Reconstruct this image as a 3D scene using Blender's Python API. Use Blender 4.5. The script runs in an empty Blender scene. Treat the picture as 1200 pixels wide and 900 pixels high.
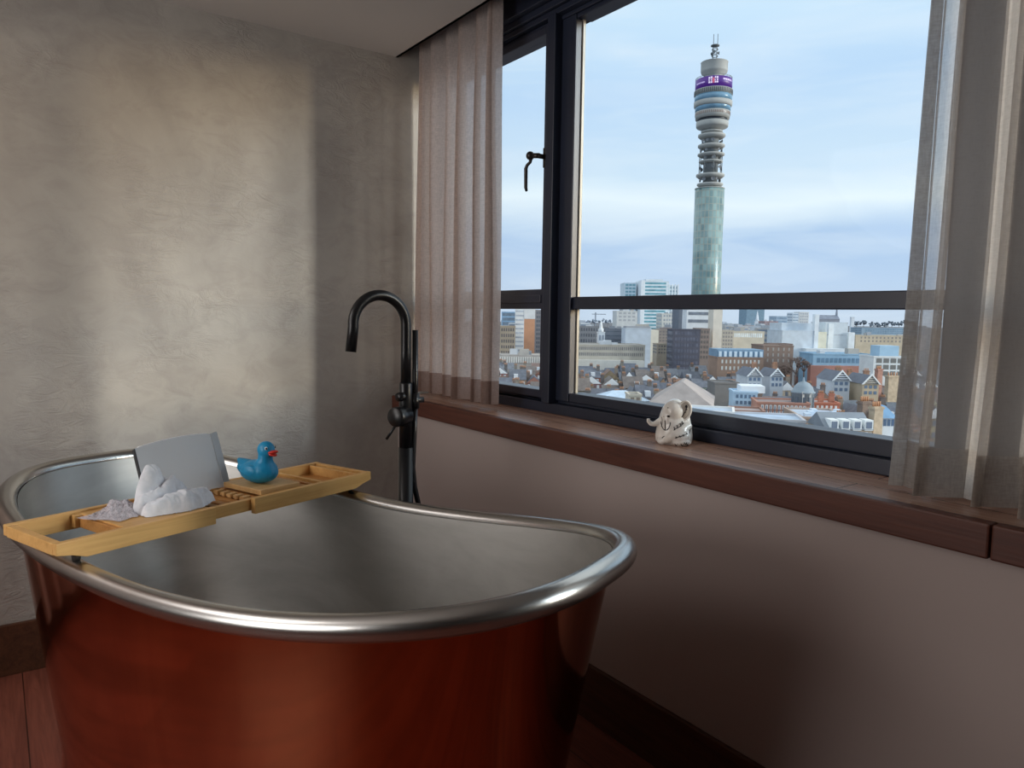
import bpy, bmesh, math, random
from math import sin, cos, pi, radians, sqrt, atan2
from mathutils import Vector, Matrix, noise
from mathutils.bvhtree import BVHTree

random.seed(7)
SC = bpy.context.scene
COL = SC.collection
SC.view_settings.view_transform = 'Standard'
SC.view_settings.look = 'None'
SC.view_settings.exposure = 0.0
SC.view_settings.gamma = 1.0

# ---------------------------------------------------------------- helpers
def lin(r, g, b):
    def f(c):
        c /= 255.0
        return c / 12.92 if c <= 0.04045 else ((c + 0.055) / 1.055) ** 2.4
    return (f(r), f(g), f(b), 1.0)

class NT:
    def __init__(self, name):
        self.m = bpy.data.materials.new(name)
        self.m.use_nodes = True
        self.t = self.m.node_tree
        self.t.nodes.clear()
        self.out = self.n('ShaderNodeOutputMaterial')
    def n(self, typ, **kw):
        nd = self.t.nodes.new(typ)
        for k, v in kw.items():
            if k.startswith('_'):
                setattr(nd, k[1:], v)
            else:
                self.set(nd, k, v)
        return nd
    def set(self, nd, k, v):
        k = k.replace('__', ' ')
        s = nd.inputs[int(k[1:])] if k[0] == 'i' and k[1:].isdigit() else nd.inputs[k]
        if isinstance(v, bpy.types.NodeSocket):
            self.t.links.new(v, s)
        else:
            s.default_value = v
    def math(self, op, a, b=0.0, c=0.0):
        return self.n('ShaderNodeMath', _operation=op, i0=a, i1=b, i2=c).outputs[0]
    def ramp(self, fac, stops):
        nd = self.n('ShaderNodeValToRGB', i0=fac)
        cr = nd.color_ramp
        while len(cr.elements) < len(stops):
            cr.elements.new(0.5)
        for e, (p, c) in zip(cr.elements, stops):
            e.position = p; e.color = c
        return nd.outputs[0]
    def mix(self, fac, a, b, mode='MIX'):
        nd = self.t.nodes.new('ShaderNodeMix')
        nd.data_type = 'RGBA'; nd.blend_type = mode
        for i, v in ((0, fac), (6, a), (7, b)):
            if isinstance(v, bpy.types.NodeSocket): self.t.links.new(v, nd.inputs[i])
            else: nd.inputs[i].default_value = v
        return nd.outputs[2]
    def coord(self, kind='Object', scale=(1, 1, 1), rot=(0, 0, 0)):
        tc = self.n('ShaderNodeTexCoord')
        mp = self.n('ShaderNodeMapping')
        self.t.links.new(tc.outputs[kind], mp.inputs[0])
        mp.inputs['Scale'].default_value = scale
        mp.inputs['Rotation'].default_value = rot
        return mp.outputs[0]
    def noise(self, vec, scale, detail=4, rough=0.55, dist=0.0):
        nd = self.n('ShaderNodeTexNoise', Vector=vec, Scale=scale, Detail=float(detail), Roughness=rough, Distortion=dist)
        return nd.outputs[0]
    def bump(self, h, strength=0.3, dist=0.01):
        return self.n('ShaderNodeBump', Height=h, Strength=strength, Distance=dist).outputs[0]
    def pbr(self, **kw):
        b = self.n('ShaderNodeBsdfPrincipled', **kw)
        self.t.links.new(b.outputs[0], self.out.inputs[0])
        return b

MATS = {}
def plain(key, rgb, rough=0.6, metal=0.0, var=0.12, scale=6.0, spec=0.4):
    if key in MATS: return MATS[key]
    n = NT(key)
    c = lin(*rgb)
    d = tuple(x * (1 - var) for x in c[:3]) + (1,)
    e = tuple(min(1, x * (1 + var)) for x in c[:3]) + (1,)
    f = n.noise(n.coord(), scale, 3)
    col = n.ramp(f, [(0.3, d), (0.7, e)])
    b = n.pbr(Base__Color=col, Roughness=rough, Metallic=metal)
    b.inputs['Specular IOR Level'].default_value = spec
    MATS[key] = n.m
    return n.m

class MB:
    """collects shapes, links them as one mesh object"""
    def __init__(self): self.v = []; self.f = []; self.sm = []; self.mi = []; self.cur = 0
    def _add(self, vs, fs, smooth=False, M=None):
        o = len(self.v)
        for p in vs:
            p = Vector(p)
            self.v.append(M @ p if M is not None else p)
        for f in fs:
            self.f.append([i + o for i in f]); self.sm.append(smooth); self.mi.append(self.cur)
        return self
    def box(self, x0, x1, y0, y1, z0, z1, M=None):
        vs = [(x0,y0,z0),(x1,y0,z0),(x1,y1,z0),(x0,y1,z0),(x0,y0,z1),(x1,y0,z1),(x1,y1,z1),(x0,y1,z1)]
        return self._add(vs, [(0,3,2,1),(4,5,6,7),(0,1,5,4),(1,2,6,5),(2,3,7,6),(3,0,4,7)], False, M)
    def prism(self, poly, y0, y1, M=None, smooth=False):
        """poly of (x,z) extruded along y"""
        n = len(poly)
        vs = [(x, y0, z) for x, z in poly] + [(x, y1, z) for x, z in poly]
        fs = [tuple(range(n)), tuple(range(2*n-1, n-1, -1))]
        for i in range(n):
            j = (i+1) % n
            fs.append((i, i+n, j+n, j))
        return self._add(vs, fs, smooth, M)
    def lathe(self, prof, n=32, M=None, smooth=True, cap=True):
        vs = []; fs = []
        for r, z in prof:
            for i in range(n):
                a = 2*pi*i/n
                vs.append((r*cos(a), r*sin(a), z))
        for k in range(len(prof)-1):
            for i in range(n):
                j = (i+1) % n
                fs.append((k*n+i, k*n+j, (k+1)*n+j, (k+1)*n+i))
        if cap:
            fs.append(tuple(range(n-1, -1, -1)))
            fs.append(tuple(range((len(prof)-1)*n, len(prof)*n)))
        return self._add(vs, fs, smooth, M)
    def tube(self, pts, r, n=12, closed=False, M=None, cap=True):
        pts = [Vector(p) for p in pts]
        N = len(pts)
        rs = r if isinstance(r, (list, tuple)) else [r]*N
        tang = []
        for i in range(N):
            if closed: t = pts[(i+1) % N] - pts[i-1]
            else: t = pts[min(i+1, N-1)] - pts[max(i-1, 0)]
            tang.append(t.normalized())
        up = Vector((0,0,1)) if abs(tang[0].z) < 0.9 else Vector((1,0,0))
        nx = tang[0].cross(up).normalized()
        vs = []; fs = []
        for i in range(N):
            t = tang[i]
            nx = (nx - t*nx.dot(t)).normalized()
            ny = t.cross(nx)
            for k in range(n):
                a = 2*pi*k/n
                vs.append(pts[i] + (nx*cos(a) + ny*sin(a))*rs[i])
        for i in range(N if closed else N-1):
            a, b = i*n, ((i+1) % N)*n
            for k in range(n):
                l = (k+1) % n
                fs.append((a+k, a+l, b+l, b+k))
        if not closed and cap:
            fs.append(tuple(range(n-1, -1, -1)))
            fs.append(tuple(range((N-1)*n, N*n)))
        return self._add(vs, fs, True, M)
    def ball(self, c, r, M=None, seg=20, rings=12, R=None):
        c = Vector(c); r = Vector(r) if not isinstance(r, (int, float)) else Vector((r, r, r))
        vs = []; fs = []
        for i in range(rings+1):
            th = pi*i/rings
            for k in range(seg):
                a = 2*pi*k/seg
                p = Vector((r.x*sin(th)*cos(a), r.y*sin(th)*sin(a), r.z*cos(th)))
                if R is not None: p = R @ p
                vs.append(c + p)
        for i in range(rings):
            for k in range(seg):
                l = (k+1) % seg
                fs.append((i*seg+k, (i+1)*seg+k, (i+1)*seg+l, i*seg+l))
        return self._add(vs, fs, True, M)
    def grid(self, nu, nv, fn, smooth=True, M=None, wrap=False):
        vs = [fn(i, j) for j in range(nv) for i in range(nu)]
        fs = []
        for j in range(nv-1):
            for i in range(nu if wrap else nu-1):
                k = (i+1) % nu
                fs.append((j*nu+i, j*nu+k, (j+1)*nu+k, (j+1)*nu+i))
        return self._add(vs, fs, smooth, M)
    def mesh(self, name, mats):
        me = bpy.data.meshes.new(name)
        me.from_pydata([tuple(v) for v in self.v], [], self.f)
        for m in (mats if isinstance(mats, (list, tuple)) else [mats]): me.materials.append(m)
        me.polygons.foreach_set('use_smooth', self.sm)
        me.polygons.foreach_set('material_index', self.mi)
        me.update()
        return me
    def build(self, name, mat, parent=None, fix=True):
        me = self.mesh(name, mat)
        if fix:
            bm = bmesh.new(); bm.from_mesh(me)
            bmesh.ops.remove_doubles(bm, verts=bm.verts, dist=1e-6)
            bmesh.ops.recalc_face_normals(bm, faces=bm.faces)
            bm.to_mesh(me); bm.free()
        o = bpy.data.objects.new(name, me)
        COL.objects.link(o)
        if parent is not None: o.parent = parent
        return o

def empty(name, loc=(0,0,0), rz=0.0):
    o = bpy.data.objects.new(name, None)
    COL.objects.link(o)
    o.location = loc; o.rotation_euler = (0, 0, rz)
    o.empty_display_size = 0.1
    return o
def tag(o, label=None, cat=None, group=None, kind=None):
    if label: o['label'] = label
    if cat: o['category'] = cat
    if group: o['group'] = group
    if kind: o['kind'] = kind
    return o
def struct(o): o['kind'] = 'structure'; return o
def bevel(o, w, seg=2):
    m = o.modifiers.new('Bevel', 'BEVEL'); m.width = w; m.segments = seg; m.limit_method = 'ANGLE'
    m.angle_limit = radians(40)
    return o
def remeshed(mb, voxel, smooth_it=6, factor=0.5):
    """union of closed shapes as ONE continuous skin"""
    me = mb.mesh('tmp', [])
    o = bpy.data.objects.new('tmp', me); COL.objects.link(o)
    m = o.modifiers.new('R', 'REMESH'); m.mode = 'VOXEL'; m.voxel_size = voxel; m.use_smooth_shade = True
    s = o.modifiers.new('S', 'SMOOTH'); s.iterations = smooth_it; s.factor = factor
    dg = bpy.context.evaluated_depsgraph_get()
    ev = o.evaluated_get(dg)
    out = bpy.data.meshes.new_from_object(ev)
    bpy.data.objects.remove(o)
    for p in out.polygons: p.use_smooth = True
    return out
def link_mesh(name, me, mat, parent=None):
    me.materials.clear(); me.materials.append(mat)
    o = bpy.data.objects.new(name, me); COL.objects.link(o)
    if parent is not None: o.parent = parent
    return o

# ---------------------------------------------------------------- camera
EYE = Vector((2.965, -1.475, 1.25))
YAW, PITCH, ROLL, FPX = 0.61635385, 0.09264271, -0.01386687, 859.65
fw = Vector((-cos(YAW)*cos(PITCH), sin(YAW)*cos(PITCH), -sin(PITCH)))
r0 = fw.cross(Vector((0,0,1))).normalized(); u0 = r0.cross(fw)
rt = r0*cos(ROLL) - u0*sin(ROLL); up = r0*sin(ROLL) + u0*cos(ROLL)
cd = bpy.data.cameras.new('camera')
cd.sensor_width = 36.0; cd.lens = FPX/1200*36.0; cd.clip_start = 0.02; cd.clip_end = 9000
cam = bpy.data.objects.new('camera', cd); COL.objects.link(cam)
M = Matrix.Identity(4)
for i, c in enumerate((rt, up, -fw)):
    for k in range(3): M[k][i] = c[k]
M.translation = EYE
cam.matrix_world = M
SC.camera = cam
def at(px, py, D):
    """a point of the city at depth D metres, read off the photograph"""
    return EYE + (fw + rt*(px-600)/FPX - up*(py-450)/FPX)*D

# ---------------------------------------------------------------- interior materials
def mat_plaster():
    n = NT('trowelled_plaster')
    v = n.coord()
    big = n.noise(v, 1.6, 5, 0.6, 0.6)
    mid = n.noise(n.coord(scale=(1, 1, 1.6)), 7, 6, 0.65, 1.2)
    col = n.ramp(big, [(0.3, lin(148,143,137)), (0.5, lin(164,159,152)), (0.72, lin(179,174,166))])
    col2 = n.mix(n.ramp(mid, [(0.45, (0,0,0,1)), (0.75, (0.5,0.5,0.5,1))]), col, lin(138,131,126))
    rg = n.n('ShaderNodeTexNoise', Vector=n.coord(scale=(1, 1.0, 2.4)), Scale=9.0, Detail=5.0, Roughness=0.6, Distortion=1.6)
    ridge = n.math('ABSOLUTE', n.math('SUBTRACT', rg.outputs[0], 0.5))
    ridge = n.math('SUBTRACT', 1.0, n.math('MULTIPLY', ridge, 9.0))
    ridge = n.math('MAXIMUM', ridge, 0.0)
    patch = n.ramp(n.noise(v, 2.6, 2), [(0.48, (0,0,0,1)), (0.6, (1,1,1,1))])
    ridge = n.math('MULTIPLY', ridge, patch)
    h = n.math('ADD', n.math('MULTIPLY', ridge, 0.6), n.math('MULTIPLY', mid, 0.5))
    n.pbr(Base__Color=col2, Roughness=0.62, Normal=n.bump(h, 0.45, 0.006))
    return n.m
def mat_paint(name, rgb, rough=0.75):
    n = NT(name)
    f = n.noise(n.coord(), 40, 4)
    g = n.noise(n.coord(), 1.2, 2)
    c = lin(*rgb)
    col = n.ramp(g, [(0.3, tuple(x*0.95 for x in c[:3])+(1,)), (0.7, c)])
    n.pbr(Base__Color=col, Roughness=rough, Normal=n.bump(f, 0.06, 0.003))
    return n.m
def mat_wood(name, dark, light, scale=(1,1,1), rough=0.5, planks=None, bump=0.15, spec=0.4):
    """grain along local x; planks=(length, width)"""
    n = NT(name)
    v = n.coord(scale=scale)
    w = n.n('ShaderNodeMapping', Vector=v); w.inputs['Scale'].default_value = (0.7, 9, 9)
    g = n.noise(w.outputs[0], 3.0, 6, 0.65, 1.4)
    fine = n.n('ShaderNodeMapping', Vector=v); fine.inputs['Scale'].default_value = (3, 90, 90)
    g2 = n.noise(fine.outputs[0], 2.0, 3, 0.5)
    s = n.math('ADD', n.math('MULTIPLY', g, 0.75), n.math('MULTIPLY', g2, 0.25))
    col = n.ramp(s, [(0.3, lin(*dark)), (0.7, lin(*light))])
    h = g2
    if planks:
        b = n.n('ShaderNodeTexBrick', Vector=v, Scale=1.0)
        b.inputs['Brick Width'].default_value = planks[0]; b.inputs['Row Height'].default_value = planks[1]
        b.inputs['Mortar Size'].default_value = 0.002; b.inputs['Mortar Smooth'].default_value = 0.2
        b.inputs['Color1'].default_value = (0.8,0.8,0.8,1); b.inputs['Color2'].default_value = (1.15,1.15,1.15,1)
        b.inputs['Mortar'].default_value = (0.25,0.22,0.2,1)
        col = n.mix(1.0, col, b.outputs['Color'], 'MULTIPLY')
        h = n.math('SUBTRACT', g2, n.math('MULTIPLY', b.outputs['Fac'], 3.0))
    p = n.pbr(Base__Color=col, Roughness=rough, Normal=n.bump(h, bump, 0.002))
    p.inputs['Specular IOR Level'].default_value = spec
    return n.m
def mat_copper():
    n = NT('polished_copper')
    v = n.coord(scale=(1.4, 1.4, 0.5))
    f = n.noise(v, 2.5, 4, 0.6, 0.8)
    col = n.ramp(f, [(0.25, lin(182,102,72)), (0.55, lin(202,120,86)), (0.8, lin(218,140,100))])
    h = n.noise(n.coord(scale=(1,1,0.35)), 5, 2)
    rg = n.math('ADD', n.math('MULTIPLY', n.noise(n.coord(), 300, 2), 0.06), 0.07)
    n.pbr(Base__Color=col, Metallic=1.0, Roughness=rg, Normal=n.bump(h, 0.03, 0.01))
    return n.m
def mat_tin(name, rough, c0, c1, bmp=0.05):
    n = NT(name)
    f = n.noise(n.coord(scale=(1,1,3)), 3.0, 5, 0.6, 0.5)
    col = n.ramp(f, [(0.3, lin(*c0)), (0.7, lin(*c1))])
    fine = n.noise(n.coord(scale=(3,3,60)), 4, 3)
    rg = n.math('ADD', n.math('MULTIPLY', fine, 0.14), rough)
    n.pbr(Base__Color=col, Metallic=1.0, Roughness=rg, Normal=n.bump(fine, bmp, 0.002))
    return n.m
def mat_curtain(name, rgb, t0, weave=1.0):
    """sheer weave: more opaque where the cloth turns away from the eye"""
    n = NT(name)
    tex = n.noise(n.coord(scale=(260,260,60)), 1.0, 2)
    tex2 = n.noise(n.coord(scale=(60,60,340)), 1.0, 2)
    w = n.math('MULTIPLY', n.math('ADD', tex, tex2), 0.5)
    c = lin(*rgb)
    col = n.ramp(w, [(0.35, tuple(x*(1-0.25*weave) for x in c[:3])+(1,)), (0.65, c)])
    dif = n.n('ShaderNodeBsdfDiffuse', Color=col)
    trl = n.n('ShaderNodeBsdfTranslucent', Color=col)
    trp = n.n('ShaderNodeBsdfTransparent')
    m1 = n.n('ShaderNodeMixShader', i0=0.62)
    n.t.links.new(dif.outputs[0], m1.inputs[1]); n.t.links.new(trl.outputs[0], m1.inputs[2])
    lw = n.n('ShaderNodeLayerWeight', Blend=0.5)
    fac = n.math('MULTIPLY', n.math('SUBTRACT', 1.0, lw.outputs['Facing']), t0)
    fac = n.math('MULTIPLY', fac, n.math('ADD', 0.6, n.math('MULTIPLY', w, 0.8)))
    m2 = n.n('ShaderNodeMixShader', i0=fac)
    n.t.links.new(m1.outputs[0], m2.inputs[1]); n.t.links.new(trp.outputs[0], m2.inputs[2])
    n.t.links.new(m2.outputs[0], n.out.inputs[0])
    return n.m
def mat_glass():
    n = NT('window_glass')
    tr = n.n('ShaderNodeBsdfTransparent', Color=(0.97,0.985,0.98,1))
    gl = n.n('ShaderNodeBsdfGlossy', Roughness=0.01)
    lw = n.n('ShaderNodeLayerWeight', Blend=0.5)
    p5 = n.math('POWER', lw.outputs['Facing'], 4.0)
    fr = n.math('ADD', n.math('MULTIPLY', p5, 0.5), 0.003)
    m = n.n('ShaderNodeMixShader', i0=fr)
    n.t.links.new(tr.outputs[0], m.inputs[1]); n.t.links.new(gl.outputs[0], m.inputs[2])
    n.t.links.new(m.outputs[0], n.out.inputs[0])
    return n.m

M_PLASTER = mat_plaster()
M_WALL = mat_paint('painted_wall', (168,154,149))
M_BACK = mat_paint('rear_wall_paint', (120,108,100))
M_CEIL = mat_paint('ceiling_paint', (190,185,180))
M_FLOOR = mat_wood('floor_planks', (92,48,38), (140,82,66), rough=0.42, planks=(1.9, 0.16))
M_SILLTOP = mat_wood('sill_oak', (158,116,96), (202,162,140), rough=0.26, planks=(1.4, 0.085), spec=0.6)
M_SILLEDGE = mat_wood('sill_edge_oak', (66,34,26), (98,56,42), rough=0.5)
M_BASE = mat_wood('skirting_oak', (58,34,24), (92,58,40), rough=0.5)
M_FRAME = plain('black_window_metal', (36,42,58), 0.38, 0.0, 0.1, spec=0.5)
M_SASH = plain('sash_metal', (42,46,60), 0.36, 0.0, 0.1, spec=0.5)
M_GLINT = plain('painted_edge_glint', (150,145,135), 0.4, 0.2)
M_GLASS = mat_glass()
M_BRASS = plain('dark_bronze', (62,58,56), 0.35, 0.7)
M_BLACK = plain('matt_black_metal', (17,17,20), 0.34, 0.1, 0.05, spec=0.5)
M_COPPER = mat_copper()
M_TIN = mat_tin('tin_lining', 0.40, (176,174,170), (200,198,194))
M_RIM = plain('tin_rim', (186,185,182), 0.26, 1.0, 0.06, 3.0)
M_BAMBOO = mat_wood('bamboo', (192,142,80), (224,178,112), scale=(1,1,1), rough=0.42, bump=0.05)
M_BAMBOO2 = mat_wood('bamboo_inner', (168,112,58), (206,150,86), rough=0.45, bump=0.05)
M_BOARD = mat_wood('pale_bamboo', (196,152,96), (222,182,126), rough=0.45, bump=0.05)
M_PANEL = plain('grey_acrylic', (234,236,238), 0.4, 0.0, 0.03, 2.0)
M_PANEL2 = plain('white_acrylic_edge', (235,236,238), 0.3, 0.0, 0.02)
M_TOWEL = None
M_CURT_L = mat_curtain('taupe_curtain', (226,212,205), 0.09)
M_HEM_L = mat_curtain('taupe_curtain_hem', (176,152,142), 0.04)
M_CURT_R = mat_curtain('grey_sheer_curtain', (224,217,211), 0.52)
M_CURT_B = mat_curtain('brown_curtain', (205,184,174), 0.0)
M_HEM_R = mat_curtain('grey_sheer_hem', (190,180,172), 0.14)

# ---------------------------------------------------------------- room shell
CEIL = 2.35
XR, YB = 5.6, -4.4
struct(MB().box(-0.2, XR, YB, 0.0, -0.12, 0.0).build('floor', M_FLOOR))
struct(MB().box(-0.2, XR, YB, 0.0, CEIL, CEIL+0.25).build('ceiling', M_CEIL))
struct(MB().box(-0.2, 0.0, YB, 0.34, -0.12, 2.75).build('wall_left', M_PLASTER))
wb = MB().box(0.0, XR, 0.0, 0.34, -0.12, 0.825)
wb.box(0.0, XR, 0.0, 0.34, 2.52, 2.75)
wb.box(4.5, XR, 0.0, 0.34, 0.825, 2.52)
struct(wb.build('wall_window', M_WALL))
struct(MB().box(-0.2, XR, YB-0.15, YB, -0.12, CEIL+0.25).build('wall_back', M_BACK))
struct(MB().box(XR, XR+0.15, YB, 0.34, -0.12, CEIL+0.25).build('wall_right', M_BACK))
# curtain pocket above the ceiling edge
struct(MB().box(0.0, 4.5, -0.012, 0.0, CEIL, 2.52).build('trim_3', plain('pocket_dark', (40,36,36), 0.8)))

# skirting
struct(bevel(MB().box(0.0, 0.016, YB, 0.0, 0.0, 0.178).build('baseboard_left', mat_wood('skirting_oak_y', (58,36,26), (96,62,42), rough=0.5)), 0.003))
struct(bevel(MB().box(0.016, XR, -0.016, 0.0, 0.0, 0.178).build('baseboard_window', M_BASE), 0.003))

# deep oak sill: top boards and two lengths of front edge
struct(MB().box(0.0, 4.5, 0.0, 0.34, 0.825, 0.889).build('trim_1', M_SILLTOP))
for i, (a, b) in enumerate(((0.0, 2.413), (2.416, 4.5))):
    e = MB().box(a, b, -0.032, 0.0, 0.825, 0.89).build('trim_2' if i == 0 else 'trim_4', M_SILLEDGE)
    struct(bevel(e, 0.004))

# ---------------------------------------------------------------- window
W = struct(empty('window_1', (0.0, 0.22, 0.89)))
W['label'] = 'black metal window above the oak sill'
def wbox(mb, x0, x1, y0, y1, z0, z1): return mb.box(x0, x1, y0-0.22, y1-0.22, z0-0.89, z1-0.89)
fr = MB()
for (y0, y1, z0, z1) in ((0.215,0.32,0.889,0.928), (0.240,0.32,0.928,0.940),                          # bottom rail, stepped
                          (0.16,0.32,2.36,2.52), (0.185,0.32,2.335,2.36), (0.20,0.32,2.315,2.335), (0.225,0.32,2.30,2.315)):
    wbox(fr, 0.0, 4.5, y0, y1, z0, z1)
wbox(fr, 0.0, 0.05, 0.22, 0.32, 0.94, 2.30)
wbox(fr, 0.797, 0.842, 0.195, 0.32, 0.928, 2.32)        # projecting post between casement and fixed light
wbox(fr, 0.842, 0.916, 0.228, 0.275, 0.94, 2.30)
wbox(fr, 0.842, 0.862, 0.275, 0.32, 0.94, 2.30)         # left stile of the fixed light
wbox(fr, 0.916, 2.19, 0.232, 0.30, 0.940, 0.972)        # bottom stile
wbox(fr, 0.916, 2.19, 0.240, 0.30, 1.277, 1.321)        # transom
wbox(fr, 0.916, 2.19, 0.232, 0.30, 2.285, 2.30)
wbox(fr, 2.19, 2.44, 0.232, 0.30, 0.94, 2.30)         # broad post behind the right curtain
wbox(fr, 2.44, 4.5, 0.232, 0.30, 0.940, 0.972)
wbox(fr, 2.44, 4.5, 0.240, 0.30, 1.277, 1.321)
wbox(fr, 4.44, 4.5, 0.22, 0.32, 0.94, 2.30)
bevel(fr.build('window_frame', M_FRAME, W), 0.003)
bd = MB()
wbox(bd, 0.916, 0.922, 0.258, 0.268, 0.972, 1.277); wbox(bd, 0.916, 0.922, 0.258, 0.268, 1.321, 2.285)
bd.build('edge_glint', M_GLINT, W)  # pale strip stands in for the bright reflection along the glass edge
for (x0, x1, z0, z1) in ((0.916,2.19,0.972,1.277), (0.916,2.19,1.321,2.285), (2.44,4.44,0.972,1.277), (2.44,4.44,1.321,2.285)):
    g = MB(); wbox(g, x0, x1, 0.268, 0.272, z0, z1); g.build('glass_pane', M_GLASS, W)
sa = MB()
wbox(sa, 0.762, 0.797, 0.215, 0.29, 0.94, 2.30)
wbox(sa, 0.05, 0.085, 0.215, 0.29, 0.94, 2.30)
wbox(sa, 0.085, 0.762, 0.215, 0.29, 0.94, 0.972)
wbox(sa, 0.085, 0.762, 0.215, 0.29, 2.272, 2.30)
wbox(sa, 0.085, 0.762, 0.220, 0.29, 1.278, 1.352)
wbox(sa, 0.085, 0.762, 0.210, 0.222, 1.300, 1.330)
sash = bevel(sa.build('casement_sash', M_SASH, W), 0.003)
for (z0, z1) in ((0.972,1.278), (1.352,2.272)):
    g = MB(); wbox(g, 0.085, 0.762, 0.252, 0.256, z0, z1); g.build('glass_pane', M_GLASS, sash)
hd = MB()
T0 = Matrix.Translation((0, -0.22, -0.89))
hd.box(0.768, 0.788, 0.207, 0.215, 1.795, 1.865, T0)
hd.tube([(0.778,0.212,1.832), (0.778,0.175,1.832)], 0.009, M=T0)
hd.tube([(0.782,0.178,1.832), (0.742,0.172,1.838)], 0.0095, M=T0)
hd.ball((0.738,0.171,1.838), 0.016, M=T0)
hd.tube([(0.742,0.171,1.830), (0.738,0.171,1.815), (0.722,0.169,1.806), (0.716,0.168,1.795), (0.717,0.168,1.725), (0.722,0.168,1.713)],
        [0.007,0.006,0.006,0.007,0.0065,0.005], M=T0)
hd.build('window_handle', M_BRASS, sash)

# ---------------------------------------------------------------- curtains
def curtain(name, label, x0, x1, y0, zb, zt, folds, amp, seed, mats, hem=0.09, flare=0.0, nz=26, nu=300, side=0.0, place=None):
    rnd = random.Random(seed)
    # irregular fold widths
    ws = [rnd.uniform(0.65, 1.4) for _ in range(folds)]
    if side: ws[0], ws[1] = 1.9, 1.3
    tot = sum(ws); edges = [0]
    for w in ws: edges.append(edges[-1] + w/tot)
    am = [rnd.uniform(0.6, 1.15) for _ in range(folds+1)]
    root = empty(name, ((x0+x1)/2, y0, zb))
    tag(root, label, 'curtain')
    ox, oy, oz = root.location
    def pt(s, z):
        k = max(i for i in range(folds) if edges[i] <= s + 1e-9)
        t = (s - edges[k])/(edges[k+1]-edges[k])
        ph = (k + t)*2*pi
        a = am[k]*(1-t) + am[k+1]*t
        d = (z - zb)/(zt - zb)
        wob = noise.noise((s*5, z*0.9, seed))*0.012
        A = amp*a*(0.75 + 0.35*(1-d)) * (0.55 if d > 0.96 else 1)
        x = x0 + (x1-x0)*s + 0.42*A*sin(2*ph + 0.5) + wob + flare*(1-d)**3*(s-0.6)
        y = y0 + A*sin(ph) + 0.18*A*sin(2*ph+1.1) + wob*0.8
        zz = z
        return (x-ox, y-oy, zz-oz)
    def band(z0, z1, n, off=0.0):
        return MB().grid(nu, n, lambda i, j: pt(i/(nu-1), z0 + (z1-z0)*j/(n-1)))
    band(zb+hem, zt, nz).build('curtain_panel', mats[0], root, fix=False)
    band(zb, zb+hem, 5).build('curtain_hem', mats[1], root, fix=False)
    if side:      # doubled edge down the open side
        def sp_(i, j):
            p = pt(side*i/5, zb + hem + (zt-zb-hem)*j/(nz-1))
            return (p[0]-0.001, p[1]-0.002, p[2])
        MB().grid(6, nz, sp_).build('side_hem', mats[1], root, fix=False)
    if place:
        root.location = (place[0], place[1]-(x1-x0)/2, zb); root.rotation_euler = (0, 0, -pi/2)
    return root
curtain('curtain', 'taupe sheer curtain hanging in the corner by the plaster wall, left of the window',
        0.028, 0.66, 0.085, 0.912, 2.50, 6, 0.040, 3, (M_CURT_L, M_HEM_L))
curtain('curtain', 'pale grey see-through curtain at the right end of the window over the sill',
        2.195, 2.95, 0.085, 0.897, 2.50, 10, 0.050, 11, (M_CURT_R, M_HEM_R), hem=0.10, flare=0.07, side=0.016)
curtain('curtain', 'long brown curtain at the near end of the plaster wall, mirrored in the copper',
        0.0, 2.3, 0.0, 0.13, 2.34, 11, 0.07, 5, (M_CURT_B, M_CURT_B), place=(0.13, -1.78))

# ---------------------------------------------------------------- bathtub
TC = Vector((1.288, -0.939)); TH = 0.381
TA, TB, TN = 0.823, 0.380, 2.75
Z0, DZL, DZR, TP = 0.715, 0.092, 0.095, 1.78
def sup(t, a, b, n):
    c, s = cos(t), sin(t)
    if c < 0: n = n + 0.35
    return (a*math.copysign(abs(c)**(2/n), c), b*math.copysign(abs(s)**(2/n), s))
def rimz(x): return Z0 + (DZR if x > 0 else DZL)*min(1, abs(x)/TA)**TP
tub = empty('bathtub', (TC.x, TC.y, 0.0), TH)
tag(tub, 'freestanding double-ended copper bathtub with tin lining and rolled rim', 'bathtub')
NTT = 160
# even spacing along the curve
def ring(a, b, n):
    dense = [sup(2*pi*i/2000, a, b, n) for i in range(2000)]
    L = [0]
    for i in range(2000):
        p, q = dense[i], dense[(i+1) % 2000]
        L.append(L[-1] + math.hypot(q[0]-p[0], q[1]-p[1]))
    out = []; k = 0
    for i in range(NTT):
        d = L[-1]*i/NTT
        while L[k+1] < d: k += 1
        out.append(dense[k])
    return out
ro = ring(TA, TB, TN)
rimpts = [(x, y, rimz(x)) for x, y in ro]
MB().tube(rimpts, 0.0235, n=16, closed=True).build('rolled_rim', M_RIM, tub)
# copper shell
lv = []
for q in [0, .05, .12, .2, .3, .4, .5, .6, .7, .78, .83, .86, .90, .95, 1.0]:
    a = (TA-0.018) - 0.145*q**0.9
    b = (TB-0.018) - 0.050*q**1.2
    if q > .80:
        k = (q-.80)/.20
        a += 0.030*k; b += 0.030*k
    n = TN - 0.3*q
    lv.append((q, ring(a, b, n)))
def shell_pt(i, j):
    q, rr = lv[j]
    x, y = rr[i]
    zt = rimz(ro[i][0]) - 0.012
    return (x, y, zt*(1-q))
MB().grid(NTT, len(lv), shell_pt, wrap=True).build('copper_shell', M_COPPER, tub)
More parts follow.
